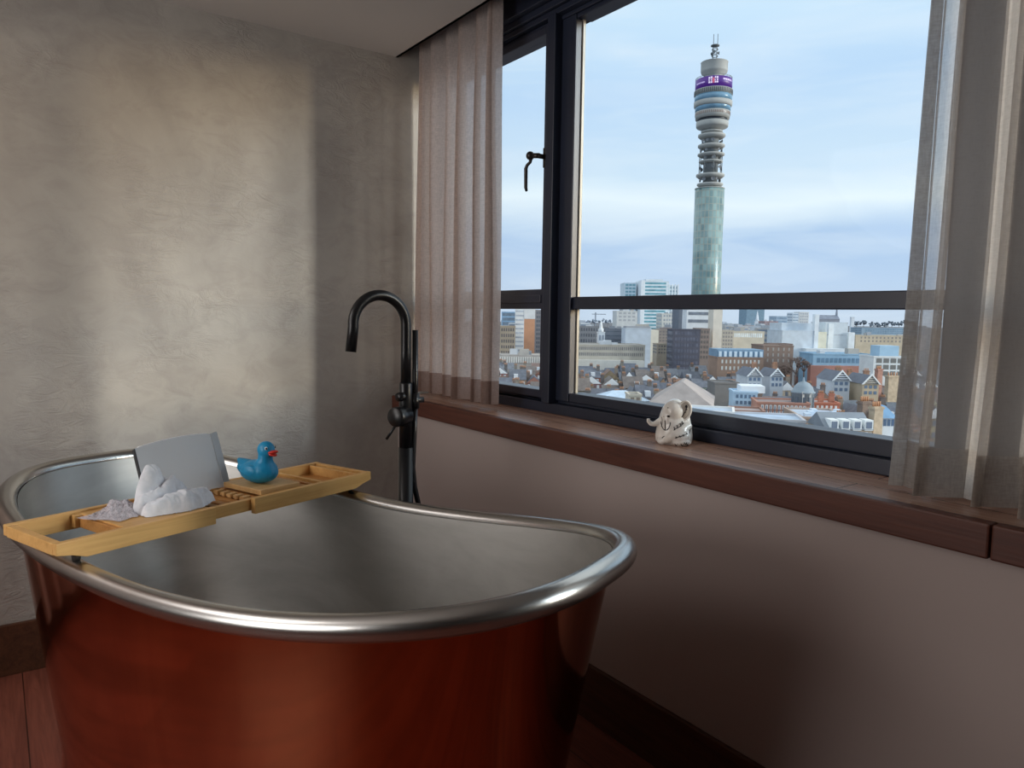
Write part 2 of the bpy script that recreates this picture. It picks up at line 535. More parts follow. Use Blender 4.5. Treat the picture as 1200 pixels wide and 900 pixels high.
# lining
lv2 = []
QN = 22
for k in range(QN+1):
    q = k/QN
    th = q*pi/2
    sc = 1-cos(th)
    dn = sin(th)
    a = (TA-0.0232) - 0.28*sc**0.9 - 0.12*dn
    b = (TB-0.0232) - 0.11*sc - 0.035*dn
    lv2.append((dn, ring(a, b, TN-0.5*sc)))
def lin_pt(i, j):
    dn, rr = lv2[j]
    zt = rimz(ro[i][0])
    zb = 0.20
    x, y = rr[i]
    return (x, y, zt + (zb-zt)*dn)
lm = MB().grid(NTT, QN+1, lin_pt, wrap=True)
base = [lin_pt(i, QN) for i in range(NTT)]
for s0, s1 in ((1.0, 0.5), (0.5, 0.02)):
    lm.grid(NTT, 2, lambda i, j, s0=s0, s1=s1: (base[i][0]*(s0, s1)[j], base[i][1]*(s0, s1)[j], 0.20-0.006*(1-(s0, s1)[j])), wrap=True)
lm.build('tin_lining', M_TIN, tub)

# ---------------------------------------------------------------- bath tap
TX, TY = 1.045, -0.495
tap = empty('bath_tap', (TX, TY, 0.0))
tag(tap, 'tall floor-standing matt black bath tap with arched spout behind the tub', 'tap')
st = MB()
st.lathe([(0.055,0.0),(0.055,0.012),(0.024,0.016),(0.023,0.30),(0.0215,0.86)], 28)
st.lathe([(0.0195,0.86),(0.0195,1.048),(0.018,1.052)], 28)
st.build('stem', M_BLACK, tap)
dv = Vector((0.05, -1.0, 0)).normalized()
sp = []
RA = 0.083
zc = 1.220
sp.append(Vector((0,0,1.05))); sp.append(Vector((0,0,1.14)))
for k in range(0, 21):
    a = radians(k*180/20*1.02)
    sp.append(dv*(RA - RA*cos(a)) + Vector((0,0,zc + RA*sin(a))))
sp.append(sp[-1] + dv*0.008 + Vector((0,0,-0.07)))
MB().tube(sp, 0.0152, n=20).build('spout', M_BLACK, tap)
kn = Vector((0.42, -0.90, 0)).normalized()
K = MB()
K.tube([kn*0.0, kn*0.048, kn*0.052], [0.029,0.029,0.026], n=28, M=Matrix.Translation((0,0,0.955)))
kno = K.build('mixer_knob', M_BLACK, tap)
c0 = kn*0.042 + Vector((0,0,0.935))
side = Vector((-0.577,-0.817,0))
MB().tube([c0, c0 + side*0.030 + Vector((0,0,-0.045))], 0.0042, n=10).build('lever', M_BLACK, kno)
MB().tube([Vector((0,0,1.012)), kn*0.034 + Vector((0,0,1.012))], [0.013, 0.013], n=20).build('diverter_knob', M_BLACK, tap)
hs = Vector((0.577,0.817,0))*0.026 + Vector((-0.4,0.28,0))*0.02
MB().tube([hs+Vector((0,0,0.985)), hs+Vector((0,0,1.05)), hs+Vector((0,0,1.205))], [0.0075,0.0085,0.0085], n=14).build('shower_wand', M_BLACK, tap)
bk = MB().tube([Vector((0,0,1.0)), hs*1.9+Vector((0,0,1.0))], 0.009, n=12)
bk.tube([hs+Vector((0,0,0.975)), hs+Vector((0,0,1.02))], 0.013, n=14)
bk.build('wand_holder', M_BLACK, tap)
MB().tube([hs+Vector((0,0,0.985)), hs*0.9+Vector((0,0,0.90)), hs*0.75+Vector((0,0,0.80)), hs*0.95+Vector((0,0,0.74)), hs*1.6+Vector((0,0,0.66)), hs*1.9+Vector((0,0,0.45)), hs*1.2+Vector((0,0,0.2)), Vector((0,0.0,0.12))], 0.008, n=10).build('hose', M_BLACK, tap)

# ---------------------------------------------------------------- bath tray
def tub_pt(e, g, z):
    return Vector((1.285 + e*cos(0.36) - g*sin(0.36), -0.95 + e*sin(0.36) + g*cos(0.36), z))
TZ = 0.790                      # top of the tray rails
torg = tub_pt(-0.256, 0.011, TZ)
TR = 0.36 + pi/2          # tray x axis runs across the tub towards the window
tray = empty('bath_tray', torg, TR)
tag(tray, 'bamboo bath tray with sliding ends lying across the copper tub', 'tray')
# tray local: x = s (towards window), y = -w (away from the camera is +y)
def rail(y0, y1, s0, s1, cut0=False, cut1=False, h=0.040):
    p = [(s0, 0.0), (s1, 0.0)]
    p += [(s1, -0.024), (s1-0.030, -0.030), (s1-0.058, -h)] if cut1 else [(s1, -h)]
    p += [(s0+0.058, -h), (s0+0.030, -0.030), (s0, -0.024)] if cut0 else [(s0, -h)]
    return MB().prism(p, y0, y1)
HW = 0.118
def bam(mb, name, parent, m=None, w=0.0015):
    return bevel(mb.build(name, m or M_BAMBOO, parent), w)
# left sliding end
for (y0, y1) in ((-HW, -HW+0.016), (HW-0.016, HW)):
    bam(rail(y0, y1, -0.430, -0.078, cut0=True), 'side_rail', tray)
bam(MB().box(-0.430, -0.413, -HW+0.016, HW-0.016, -0.026, -0.001), 'end_rail', tray)
bam(MB().box(-0.282, -0.078, -HW+0.016, HW-0.016, -0.016, -0.004), 'shelf_board', tray)
bam(MB().box(-0.290, -0.278, -HW+0.016, HW-0.016, -0.034, -0.008), 'cross_bar', tray, M_BAMBOO2)
# right sliding end
for (y0, y1) in ((-HW, -HW+0.016), (HW-0.016, HW)):
    bam(rail(y0, y1, 0.030, 0.430, cut1=True), 'side_rail', tray)
bam(MB().box(0.414, 0.430, -HW+0.016, HW-0.016, -0.026, -0.001), 'end_rail', tray)
for s in (0.262, 0.388):
    bam(MB().box(s, s+0.009, -HW+0.016, HW-0.016, -0.030, -0.003), 'divider', tray)
bam(MB().box(0.262, 0.412, -HW+0.016, HW-0.016, -0.036, -0.029), 'compartment_floor', tray, M_BAMBOO2)
# middle tray
for (y0, y1) in ((-HW+0.018, -HW+0.034), (HW-0.034, HW-0.018)):
    bam(MB().box(-0.30, 0.24, y0, y1, -0.034, -0.005), 'inner_rail', tray)
for s in (-0.075, -0.046, -0.017, 0.012, 0.041):
    bam(MB().box(s, s+0.021, -HW+0.034, HW-0.034, -0.026, -0.016), 'slat', tray, M_BAMBOO2)
bam(MB().box(0.066, 0.235, -HW+0.034, HW-0.034, -0.022, -0.010), 'inner_board', tray, M_BAMBOO2)
bam(MB().box(0.236, 0.246, -HW+0.034, HW-0.034, -0.034, -0.006), 'cross_bar', tray, M_BAMBOO2)
nt = MB()
nt.box(0.036, 0.046, -HW+0.034, HW-0.034, -0.016, -0.008)
for k in range(6):
    y = -HW+0.046+k*0.027
    nt.box(0.030, 0.052, y, y+0.012, -0.015, -0.003)
bam(nt, 'notched_strip', tray, M_BOARD)
for s, y in ((-0.385,-0.100),(-0.385,0.100),(0.362,-0.100),(0.362,0.100)):
    MB().lathe([(0.008,-0.046),(0.009,-0.034)], 12, M=Matrix.Translation((s,y,0))).build('foot_peg', plain('rubber_peg', (40,34,30), 0.7), tray)
# reading rest: curved-top panel leaning back
bk_s0, bk_s1, bk_h = -0.140, 0.088, 0.150
def top(s):
    t = (s-bk_s0)/(bk_s1-bk_s0)
    return bk_h*(0.80 + 0.20*sin(pi*min(1, t*0.95+0.02))**0.9 if True else 1)
poly = [(bk_s0, 0.0), (bk_s1-0.020, 0.0)]
N = 24
for k in range(N+1):
    s = bk_s1-0.020 + (bk_s0-(bk_s1-0.020))*k/N
    t = (s-bk_s0)/(bk_s1-bk_s0)
    poly.append((s, bk_h*(0.86 + 0.15*sin(pi*(0.12+0.60*t)) - 0.0) ))
lean = Matrix.Translation((0, 0.068, -0.006)) @ Matrix.Rotation(radians(-22), 4, 'X')
rest = MB().prism(poly, -0.004, 0.004, M=lean).build('reading_rest', M_PANEL, tray)
edge = [(s, -0.001, z+0.0005) for s, z in poly[3:-1]]
MB().tube([Vector(p) for p in edge], 0.0024, n=8, M=lean).build('white_edge_strip', M_PANEL2, rest)
zr = bk_h*(0.86+0.15*sin(pi*(0.12+0.60*0.95)))
MB().prism([(bk_s1-0.0195,0.0),(bk_s1,0.0),(bk_s1,zr+0.004),(bk_s1-0.0195,zr+0.001)], -0.006, 0.004, M=lean).build('end_strip', plain('grey_acrylic_strip', (196,199,202), 0.3), rest)
MB().prism([(bk_s0-0.003,0.0),(bk_s0,0.0),(bk_s0,poly[-1][1]),(bk_s0-0.003,poly[-1][1]-0.002)], -0.005, 0.005, M=lean).build('dark_edge', plain('dark_edge_strip', (60,60,62), 0.5), rest)
def tray_pt(s, y, z): return Matrix.Translation(torg) @ Matrix.Rotation(TR, 4, 'Z') @ Vector((s, y, z))

# soap board under the duck
sbp = tray_pt(0.128, -0.016, -0.0042)
sb = MB().box(-0.062, 0.062, -0.078, 0.078, 0.0, 0.014).build('soap_board', M_BOARD)
sb.location = sbp; sb.rotation_euler = (0, 0, TR)
tag(sb, 'small square pale bamboo board under the blue duck', 'board'); bevel(sb, 0.002)

# ---------------------------------------------------------------- duck
duck = empty('rubber_duck', tray_pt(0.120, -0.018, 0.0098), 0.0)
tag(duck, 'blue rubber duck with red beak sitting on the bamboo tray', 'duck')
hdg = Vector((0.60, 0.80, 0)) * 0.93 + Vector((0.80,-0.60,0))*0.42
duck.rotation_euler = (0, 0, atan2(hdg.y, hdg.x))      # duck faces its local +x
db = MB()
db.ball((-0.002,0,0.031), (0.059,0.038,0.031))
db.ball((0.014,0,0.034), (0.038,0.036,0.031))
db.ball((-0.046,0,0.038), (0.026,0.024,0.019))
db.tube([(-0.044,0,0.040),(-0.063,0,0.049),(-0.077,0,0.057)], [0.021,0.013,0.004], n=14)
db.tube([(0.018,0,0.05),(0.021,0,0.066),(0.022,0,0.086)], [0.026,0.019,0.018], n=16)
db.ball((0.024,0,0.091), (0.0235,0.0215,0.0225))
db.ball((0.030,0,0.088), (0.019,0.019,0.018))
for s in (-1, 1):
    db.ball((-0.004, s*0.032, 0.036), (0.026,0.009,0.017))
dme = remeshed(db, 0.0022, 4)
for v in dme.vertices:                      # embossed feathers on the wings, flat base
    co = v.co
    if abs(co.y) > 0.026 and -0.03 < co.x < 0.022 and 0.014 < co.z < 0.05:
        k = sin(co.x*900 + (int(co.z*140) % 2)*pi)*sin(co.z*880)
        v.co.y += math.copysign(0.0009*k, co.y)
    if v.co.z < 0.001: v.co.z = 0.0
link_mesh('duck_body', dme, plain('blue_rubber', (18,142,190), 0.42, 0, 0.04, spec=0.5), duck)
bk = MB()
bk.ball((0.046,0,0.0860), (0.017,0.0135,0.0048), R=Matrix.Rotation(radians(-10), 3, 'Y'))
bk.ball((0.0455,0,0.0805), (0.014,0.0115,0.0042), R=Matrix.Rotation(radians(14), 3, 'Y'))
bk.ball((0.040,0,0.083), (0.010,0.0105,0.0075))
link_mesh('beak', remeshed(bk, 0.0011, 2), plain('red_rubber', (206,52,40), 0.42, 0, 0.04), duck)
for s in (-1, 1):
    e = MB().ball((0.0375, s*0.0135, 0.0965), (0.0045,0.0042,0.0052), seg=12, rings=8).build('eye', plain('eye_white', (225,232,236), 0.3), duck)
    MB().ball((0.0402, s*0.0153, 0.0968), (0.0025,0.0026,0.0034), seg=10, rings=8).build('pupil', plain('eye_black', (14,16,22), 0.3), e)

# ---------------------------------------------------------------- crumpled cloth
def mat_towel():
    n = NT('white_cotton')
    f = n.noise(n.coord(), 700, 2)
    g = n.noise(n.coord(), 60, 3)
    col = n.ramp(g, [(0.3, lin(212,215,222)), (0.7, lin(230,232,238))])
    n.pbr(Base__Color=col, Roughness=0.9, Normal=n.bump(f, 0.4, 0.001))
    return n.m
RIDGES = [  # folds of the heap: (x, y, height) points, half width
    ([(-0.040,0.026,0.078),(-0.030,0.030,0.103),(-0.012,0.033,0.100),(0.004,0.030,0.070)], 0.020),
    ([(-0.058,0.004,0.044),(-0.025,0.000,0.052),(0.006,0.004,0.066),(0.020,0.010,0.074),(0.034,0.012,0.058),(0.052,0.010,0.036)], 0.022),
    ([(-0.052,-0.022,0.030),(-0.020,-0.034,0.042),(0.018,-0.040,0.046),(0.046,-0.036,0.038)], 0.025),
    ([(0.030,-0.014,0.042),(0.060,-0.014,0.038),(0.088,-0.006,0.034),(0.094,0.012,0.030)], 0.022),
    ([(0.022,-0.044,0.026),(0.060,-0.040,0.028),(0.094,-0.018,0.024)], 0.016),
    ([(-0.062,0.014,0.026),(-0.056,-0.014,0.026)], 0.018)]
def heap(x, y):
    wx = x + 0.006*noise.noise(Vector((x*38, y*38, 1.3))); wy = y + 0.006*noise.noise(Vector((x*38, y*38, 7.1)))
    best = 0.0; acc = 0.0
    for pts_, w_ in RIDGES:
        for (x0, y0, h0), (x1, y1, h1) in zip(pts_[:-1], pts_[1:]):
            dx, dy = x1-x0, y1-y0
            t = max(0.0, min(1.0, ((wx-x0)*dx+(wy-y0)*dy)/(dx*dx+dy*dy)))
            d = math.hypot(wx-x0-t*dx, wy-y0-t*dy)
            h = h0+(h1-h0)*t
            ww = w_*(0.75+h*6)
            if d < ww:
                v = h*(1-(d/ww)**2.2)**0.75
                acc += math.exp(v/0.0028)
    z = 0.0028*math.log(1+acc) - 0.0019 if acc > 0 else 0.0
    if z > 0.004:
        q = Vector((x*75+y*30, y*42-x*18, z*30))
        z += 0.0035*(1-abs(noise.noise(q))*3.0)*min(1, z/0.02) + 0.0010*noise.noise(q*3)
    return max(z, 0.0)
cl = MB()
NX, NY = 150, 110
H_ = [[heap(-0.095+0.215*i/(NX-1), -0.075+0.145*j/(NY-1)) for i in range(NX)] for j in range(NY)]
vs = [(-0.095+0.215*i/(NX-1), -0.075+0.145*j/(NY-1), H_[j][i]) for j in range(NY) for i in range(NX)]
fs = []
for j in range(NY-1):
    for i in range(NX-1):
        if max(H_[j][i], H_[j][i+1], H_[j+1][i], H_[j+1][i+1]) > 0.0015:
            fs.append((j*NX+i, j*NX+i+1, (j+1)*NX+i+1, (j+1)*NX+i))
cl._add(vs, fs, True)
cme = cl.mesh('washcloth', [])
_bm = bmesh.new(); _bm.from_mesh(cme)
bmesh.ops.delete(_bm, geom=[v for v in _bm.verts if not v.link_faces], context='VERTS')
for _ in range(2): bmesh.ops.smooth_vert(_bm, verts=_bm.verts, factor=0.4, use_axis_x=True, use_axis_y=True, use_axis_z=True)
_bm.to_mesh(cme); _bm.free()
cloth = link_mesh('washcloth', cme, mat_towel())
cloth.location = tray_pt(-0.140, -0.022, -0.0035); cloth.rotation_euler = (0, 0, TR)
tag(cloth, 'crumpled white washcloth heaped on the tray against the reading rest', 'cloth')

# scrunched mesh sponge / lace beside it
def mat_lace():
    n = NT('grey_mesh_net')
    f = n.n('ShaderNodeTexVoronoi', Vector=n.coord(), Scale=320.0)
    f.feature = 'DISTANCE_TO_EDGE'
    hole = n.math('GREATER_THAN', f.outputs[0], 0.16)
    d = n.n('ShaderNodeBsdfDiffuse', Color=lin(196,190,196))
    t = n.n('ShaderNodeBsdfTransparent')
    m = n.n('ShaderNodeMixShader', i0=n.math('MULTIPLY', hole, 0.45))
    n.t.links.new(d.outputs[0], m.inputs[1]); n.t.links.new(t.outputs[0], m.inputs[2])
    n.t.links.new(m.outputs[0], n.out.inputs[0])
    return n.m
lc = MB()
for layer in range(3):
    def lp(i, j, L=layer):
        u = i/44-0.5; v = j/36-0.5
        fall = max(0.0, 1 - (abs(u)*2)**3)*max(0.0, 1-(abs(v)*2)**3)
        q = Vector((u*6, v*6, L*3.7))
        h = abs(noise.noise(q))*0.016 + abs(noise.noise(q*2.6))*0.010
        edge = 1 + 0.25*noise.noise(Vector((atan2(v, u)*1.3, L, 2)))
        rot = radians((20, -35, 60)[L])
        x = (u*0.105*edge*(1-0.16*L)); y = (v*0.110*edge*(1-0.16*L))
        return (x*cos(rot)-y*sin(rot)+0.005*L, x*sin(rot)+y*cos(rot), 0.0015 + (h+0.006*L)*fall + 0.003*L*fall)
    lc.grid(45, 37, lp)
lace = lc.build('bath_puff', mat_lace(), fix=False)
lace.location = tray_pt(-0.240, 0.020, -0.0038); lace.rotation_euler = (0, 0, TR)
tag(lace, 'flattened grey lacy net bath puff on the left of the tray', 'bath puff')

# ---------------------------------------------------------------- elephant figurine
el = empty('elephant_figurine', (1.515, 0.132, 0.889))
vdir = (EYE - Vector((1.515,0.132,0.9))); 
el.rotation_euler = (0, 0, atan2(vdir.y, vdir.x) + pi/2)      # local -y towards the room, x to the right
tag(el, 'white ceramic elephant figurine with black painted marks sitting on the window sill', 'figurine')
eb = MB()
k = 1/ (11.25*402)   # crop pixels to metres
def E(px, py): return ((px-545)*k, (690-py)*k)
eb.lathe([(0.046,0.0),(0.0525,0.006),(0.0535,0.022),(0.050,0.045),(0.046,0.066),(0.041,0.086),(0.034,0.104),(0.022,0.120),(0.008,0.128)], 36)
eb.ball((0.000,-0.012,0.092), (0.036,0.037,0.036))
eb.ball((-0.014,-0.020,0.072), (0.026,0.026,0.030))
eb.tube([(-0.030,-0.018,0.068),(-0.048,-0.020,0.059),(-0.058,-0.022,0.0545),(-0.067,-0.022,0.0555),(-0.0735,-0.022,0.063),(-0.0745,-0.022,0.071)], [0.014,0.0095,0.0075,0.0068,0.006,0.005], n=14)
eb.tube([(0.040,-0.024,0.058),(0.020,-0.046,0.044),(-0.004,-0.052,0.026),(-0.022,-0.044,0.012)], [0.014,0.014,0.013,0.012], n=14)   # arm round the knee
eb.ball((0.014,-0.040,0.026), (0.034,0.026,0.026))
eb.ball((0.022,-0.044,0.010), (0.028,0.022,0.011))
eb.ball((-0.030,-0.034,0.010), (0.018,0.018,0.012))
eme = remeshed(eb, 0.0026, 5)
for v in eme.vertices:
    if v.co.z < 0.0015: v.co.z = 0.0
def mat_ceramic():
    n = NT('cream_crackle_glaze')
    g = n.noise(n.coord(), 30, 4)
    col = n.ramp(g, [(0.3, lin(214,208,198)), (0.65, lin(238,234,228))])
    n.pbr(Base__Color=col, Roughness=0.22)
    return n.m
M_CER = mat_ceramic()
ebo = link_mesh('elephant_body', eme, M_CER, el)
er = MB()
er.ball((0.026,-0.030,0.098), (0.0175,0.010,0.0275), R=Matrix.Rotation(radians(12), 3, 'Y'))
ec = MB()
earc = Vector((0.026,-0.030,0.098))
eo = er.build('ear', plain('ear_glaze', (176,168,158), 0.25, 0, 0.08), el)
rimE = []
for i in range(28):
    a = 2*pi*i/28
    p = Matrix.Rotation(radians(12), 3, 'Y') @ Vector((0.0180*cos(a), -0.003, 0.0280*sin(a)))
    rimE.append(earc + p)
MB().tube(rimE, 0.0036, n=10, closed=True).build('ear_rim', M_CER, eo)
bv = BVHTree.FromPolygons([v.co.copy() for v in eme.vertices], [tuple(p.vertices) for p in eme.polygons])
mk = MB()
def stroke(pts, w=0.0013):
    out = []
    for px, py in pts:
        x, z = E(px, py)
        h = bv.ray_cast(Vector((x, -0.3, z)), Vector((0, 1, 0)))
        if h[0] is not None: out.append(h[0] + Vector((0, -0.0002, 0)))
    if len(out) > 1: mk.tube(out, w, n=6)
def arc(cx, cy, rx, ry, a0, a1, n=12):
    return [(cx+rx*cos(radians(a0+(a1-a0)*i/n)), cy+ry*sin(radians(a0+(a1-a0)*i/n))) for i in range(n+1)]
stroke(arc(435,385,60,115,175,5,16)); stroke([(425,375),(430,430),(432,495)], 0.0015)
stroke(arc(380,400,12,60,100,-100,8), 0.0009)
stroke([(455,315),(470,318),(482,314)], 0.0032); stroke([(455,208),(465,214)], 0.0014); stroke([(408,325),(412,332)],0.001)
stroke([(540,490),(575,465),(620,440),(660,400)]); 
for x, y in ((550,480),(585,455),(625,430),(650,405)): stroke([(x-8,y-28),(x+6,y+8)])
stroke([(560,582),(610,562),(660,548),(712,522)])
for x, y in ((575,575),(620,560),(665,545),(705,525)): stroke([(x-6,y-14),(x+6,y+12)])
stroke([(395,605),(410,590),(425,577)], 0.0016)
for x, y in ((575,680),(650,675),(690,655),(715,660)): stroke([(x-14,y-22),(x,y),(x+2,y+8)], 0.0014); stroke([(x+20,y-24),(x+4,y+6)], 0.0012)
stroke([(735,520),(750,490),(758,470)]); stroke([(700,345),(706,370)])
mk.build('painted_mark', plain('black_glaze', (28,26,28), 0.3), ebo)
em = MB()
for (dx, dz, r) in ((0.006,0.014,0.0040),(0.006,0.006,0.0028),(0.003,-0.003,0.0022),(-0.006,-0.015,0.0028)):
    em.ball((earc.x+dx, earc.y-0.0092, earc.z+dz), (r,0.0022,r*1.15), seg=10, rings=6)
em.tube([(earc.x+0.006,earc.y-0.0095,earc.z+0.012),(earc.x+0.004,earc.y-0.0105,earc.z),(earc.x-0.005,earc.y-0.0095,earc.z-0.015)], 0.0011, n=6)
em.build('ear_mark', plain('black_glaze', (28,26,28), 0.3), eo)

# ---------------------------------------------------------------- the city outside
GZ = -34.0
SR = Vector((r0.x, r0.y, 0)); SA = Vector((fw.x, fw.y, 0)).normalized()   # screen-right and away, on the ground
RA0 = atan2(SR.y, SR.x)
HAZE = (186, 202, 220)  # aerial haze, mixed into the city colours by distance
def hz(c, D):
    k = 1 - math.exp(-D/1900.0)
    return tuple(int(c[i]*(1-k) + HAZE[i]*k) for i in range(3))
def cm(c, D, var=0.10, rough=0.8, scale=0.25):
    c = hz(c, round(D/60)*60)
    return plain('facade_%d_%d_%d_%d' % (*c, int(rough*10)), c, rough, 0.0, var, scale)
OCC = []; RECT = []
def brick_wall(D, c): return cm(c, D, 0.18, 0.9, 1.2)
def building(name, label, cat, px0, px1, py, D, dep, col, rot=0.0, group=None, floors=0, cols=0, win=(86,104,120), winfrac=0.55, margin=0.06,
             roof='flat', roofc=(120,118,118), sides=True, wrough=0.25, top_skip=0.0, bot=0.0, ph=3.4, colpane=0.62, grow=None):
    A, B = at(px0, py, D), at(px1, py, D)
    wd = (B-A).length; zt = (A.z+B.z)/2; h = zt-GZ
    mid = (A+B)/2 + SA*dep/2
    root = empty(name, (mid.x, mid.y, GZ), RA0+radians(rot))
    tag(root, label, cat, group)
    OCC.append((mid.x, mid.y, max(wd, dep)/2)); RECT.append((mid.x*SR.x+mid.y*SR.y, mid.x*SA.x+mid.y*SA.y, wd/2*(1+.12*abs(rot)/10), dep/2*(1+.12*abs(rot)/10)))
    hw, hd = wd/2, dep/2
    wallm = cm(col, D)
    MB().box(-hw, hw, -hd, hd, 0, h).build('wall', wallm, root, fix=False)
    if floors:
        fh = (h*(1-top_skip) - h*bot)/floors if grow is None else grow
        n0 = 0
        wm = cm(win, D, 0.25, wrough, 0.35)
        for k in range(floors):
            z1 = h*(1-top_skip) - k*fh - fh*(1-winfrac)/2
            z0 = z1 - fh*winfrac
            if z0 < 0.5: break
            if cols and cols <= 5:
                cw = wd*(1-2*margin)/cols
                for i in range(cols): window(root, wm, -hw + wd*margin + (i+.5)*cw, -hd, z0, z1, cw*colpane)
                continue
            b = MB()
            if floors <= 2: sides = False
            if cols:
                cw = wd*(1-2*margin)/cols
                for i in range(cols):
                    x0 = -hw + wd*margin + i*cw + cw*(1-colpane)/2
                    b.box(x0, x0+cw*colpane, -hd-0.06, -hd+0.1, z0, z1)
                if sides:
                    m = max(1, int(round(dep/(cw))))
                    cd_ = dep*0.9/m
                    for i in range(m):
                        y0 = -hd + dep*0.05 + i*cd_ + cd_*(1-colpane)/2
                        b.box(-hw-0.06, -hw+0.1, y0, y0+cd_*colpane, z0, z1)
                        b.box(hw-0.1, hw+0.06, y0, y0+cd_*colpane, z0, z1)
            else:
                b.box(-hw+wd*margin, hw-wd*margin, -hd-0.06, -hd+0.1, z0, z1)
                if sides:
                    b.box(-hw-0.06, -hw+0.1, -hd+dep*margin, hd-dep*margin, z0, z1)
                    b.box(hw-0.1, hw+0.06, -hd+dep*margin, hd-dep*margin, z0, z1)
            b.build('window_row', wm, root, fix=False)
    rm = cm(roofc, D, 0.15, 0.8, 0.3)
    r = MB()
    if roof == 'flat':
        t = 0.5
        r.box(-hw-0.15, hw+0.15, -hd-0.15, -hd+0.35, h, h+t); r.box(-hw-0.15, hw+0.15, hd-0.35, hd+0.15, h, h+t)
        r.box(-hw-0.15, -hw+0.35, -hd+0.35, hd-0.35, h, h+t); r.box(hw-0.35, hw+0.15, -hd+0.35, hd-0.35, h, h+t)
        r.build('parapet', wallm, root, fix=False)
        MB().box(-hw+0.35, hw-0.35, -hd+0.35, hd-0.35, h, h+0.12).build('roof', rm, root, fix=False)
        if D > 240 and wd > 14 and name not in ('concert_hall', 'tower_block', 'office_slab', 'glass_tower'):
            q = random.Random(int(px0*7+D))
            for i in range(q.randint(2, 4)):
                x = q.uniform(-hw*.8, hw*.7); w_ = q.uniform(1.5, 4.5); y = q.uniform(-hd*.6, hd*.3)
                MB().box(x, min(x+w_, hw-.5), y, y+q.uniform(1.5, 4), h+.12, h+q.uniform(1.2, 3.0)).build('roof_plant', cm(q.choice(((196,198,200),(140,144,150),(168,160,150))), D), root, fix=False)
    elif roof == 'gable':       # ridge along local x
        r.prism([(-hd-0.3, h), (hd+0.3, h), (0, h+ph)], -hw-0.2, hw+0.2, Matrix.Rotation(pi/2, 4, 'Z'))
        r.build('roof', rm, root, fix=False)
    elif roof == 'front':       # gable faces the window
        r.prism([(-hw-0.3, h), (hw+0.3, h), (0, h+ph)], -hd-0.3, hd+0.3)
        r.build('roof', rm, root, fix=False)
    elif roof == 'hip':
        rx = max(0.3, hw-hd*0.9); ry = 0.2 if hw > hd else hd-hw*0.9
        vs = [(-hw-.3,-hd-.3,h),(hw+.3,-hd-.3,h),(hw+.3,hd+.3,h),(-hw-.3,hd+.3,h),(-rx,-ry,h+ph),(rx,-ry,h+ph),(rx,ry,h+ph),(-rx,ry,h+ph)]
        r._add(vs, [(0,1,5,4),(1,2,6,5),(2,3,7,6),(3,0,4,7),(4,5,6,7),(3,2,1,0)])
        r.build('roof', rm, root, fix=False)
    root['_d'] = (hw, hd, h, D)
    return root, hw, hd, h
UNIT = {}
def window(root, m, x, y, z0, z1, w, name='window'):
    if m.name not in UNIT:
        UNIT[m.name] = MB().box(-0.5,0.5,-0.07,0.1,0,1).mesh('window', m)
    o = bpy.data.objects.new(name, UNIT[m.name]); COL.objects.link(o); o.parent = root
    o.location = (x, y, z0); o.scale = (w, 1, z1-z0)
    return o
def part(root, name, D, col, x0, x1, y0, y1, z0, z1, rough=0.7):
    return MB().box(x0, x1, y0, y1, z0, z1).build(name, cm(col, D, 0.08, rough), root, fix=False)
def chimney(root, D, x, y, z, h=2.6, w=1.5, d=0.8, col=(140,96,76), pots=4):
    c = MB().box(x-w/2, x+w/2, y-d/2, y+d/2, z, z+h)
    c.box(x-w/2-0.1, x+w/2+0.1, y-d/2-0.1, y+d/2+0.1, z+h-0.35, z+h-0.1)
    o = c.build('chimney', cm(col, D, 0.2, 0.9, 1.0), root, fix=False)
    if pots:
        p = MB()
        for i in range(pots):
            p.lathe([(0.15,z+h),(0.12,z+h+0.7)], 6, M=Matrix.Translation((x-w/2+w*(i+0.5)/pots, y, 0)))
        p.build('chimney_pots', cm((176,128,96), D, 0.1, 0.9), o, fix=False)

struct(MB().box(-3500, 3500, -300, 4500, GZ-1, GZ).build('floor_street', plain('street_grey', (96,98,104), 0.9, 0, 0.2, 0.02)))

# the telecommunications tower
TD = 410.0
tb = at(826.0, 372, TD)
tw = empty('communications_tower', (tb.x, tb.y, GZ), RA0)
tag(tw, 'tall cylindrical telecommunications tower with purple screen band and glass shaft', 'tower')
pm = TD/FPX
def zz(py):
    d = fw + rt*((829-600)/FPX) - up*((py-450)/FPX)
    return (EYE + d*((tb-EYE).dot(SA)/d.dot(SA))).z - GZ
def mat_shaft():
    n = NT('tower_glazing')
    c = n.coord()
    sp_ = n.n('ShaderNodeSeparateXYZ', i0=c)
    ang = n.math('ARCTAN2', sp_.outputs[1], sp_.outputs[0])
    v = n.n('ShaderNodeCombineXYZ', i0=n.math('MULTIPLY', ang, 8.0), i1=sp_.outputs[2], i2=0.0).outputs[0]
    b = n.n('ShaderNodeTexBrick', Vector=v, Scale=1.0)
    b.offset = 0.0
    b.inputs['Brick Width'].default_value = 2.09; b.inputs['Row Height'].default_value = 3.6
    b.inputs['Mortar Size'].default_value = 0.22
    b.inputs['Color1'].default_value = lin(84,116,122); b.inputs['Color2'].default_value = lin(136,166,166)
    b.inputs['Mortar'].default_value = lin(142,144,134)
    nz = n.noise(v, 0.12, 3)
    col = n.mix(n.ramp(nz, [(0.35,(0,0,0,1)),(0.7,(0.45,0.45,0.45,1))]), b.outputs['Color'], lin(160,186,186))
    n.pbr(Base__Color=col, Roughness=0.3)
    return n.m
M_CONC = plain('tower_concrete', (166,168,166), 0.7, 0, 0.1, 0.15)
M_GREY = plain('tower_grey', (112,118,122), 0.7, 0, 0.15, 0.3)
M_TGL = plain('tower_glass_band', (112,150,176), 0.2, 0, 0.2, 0.2)
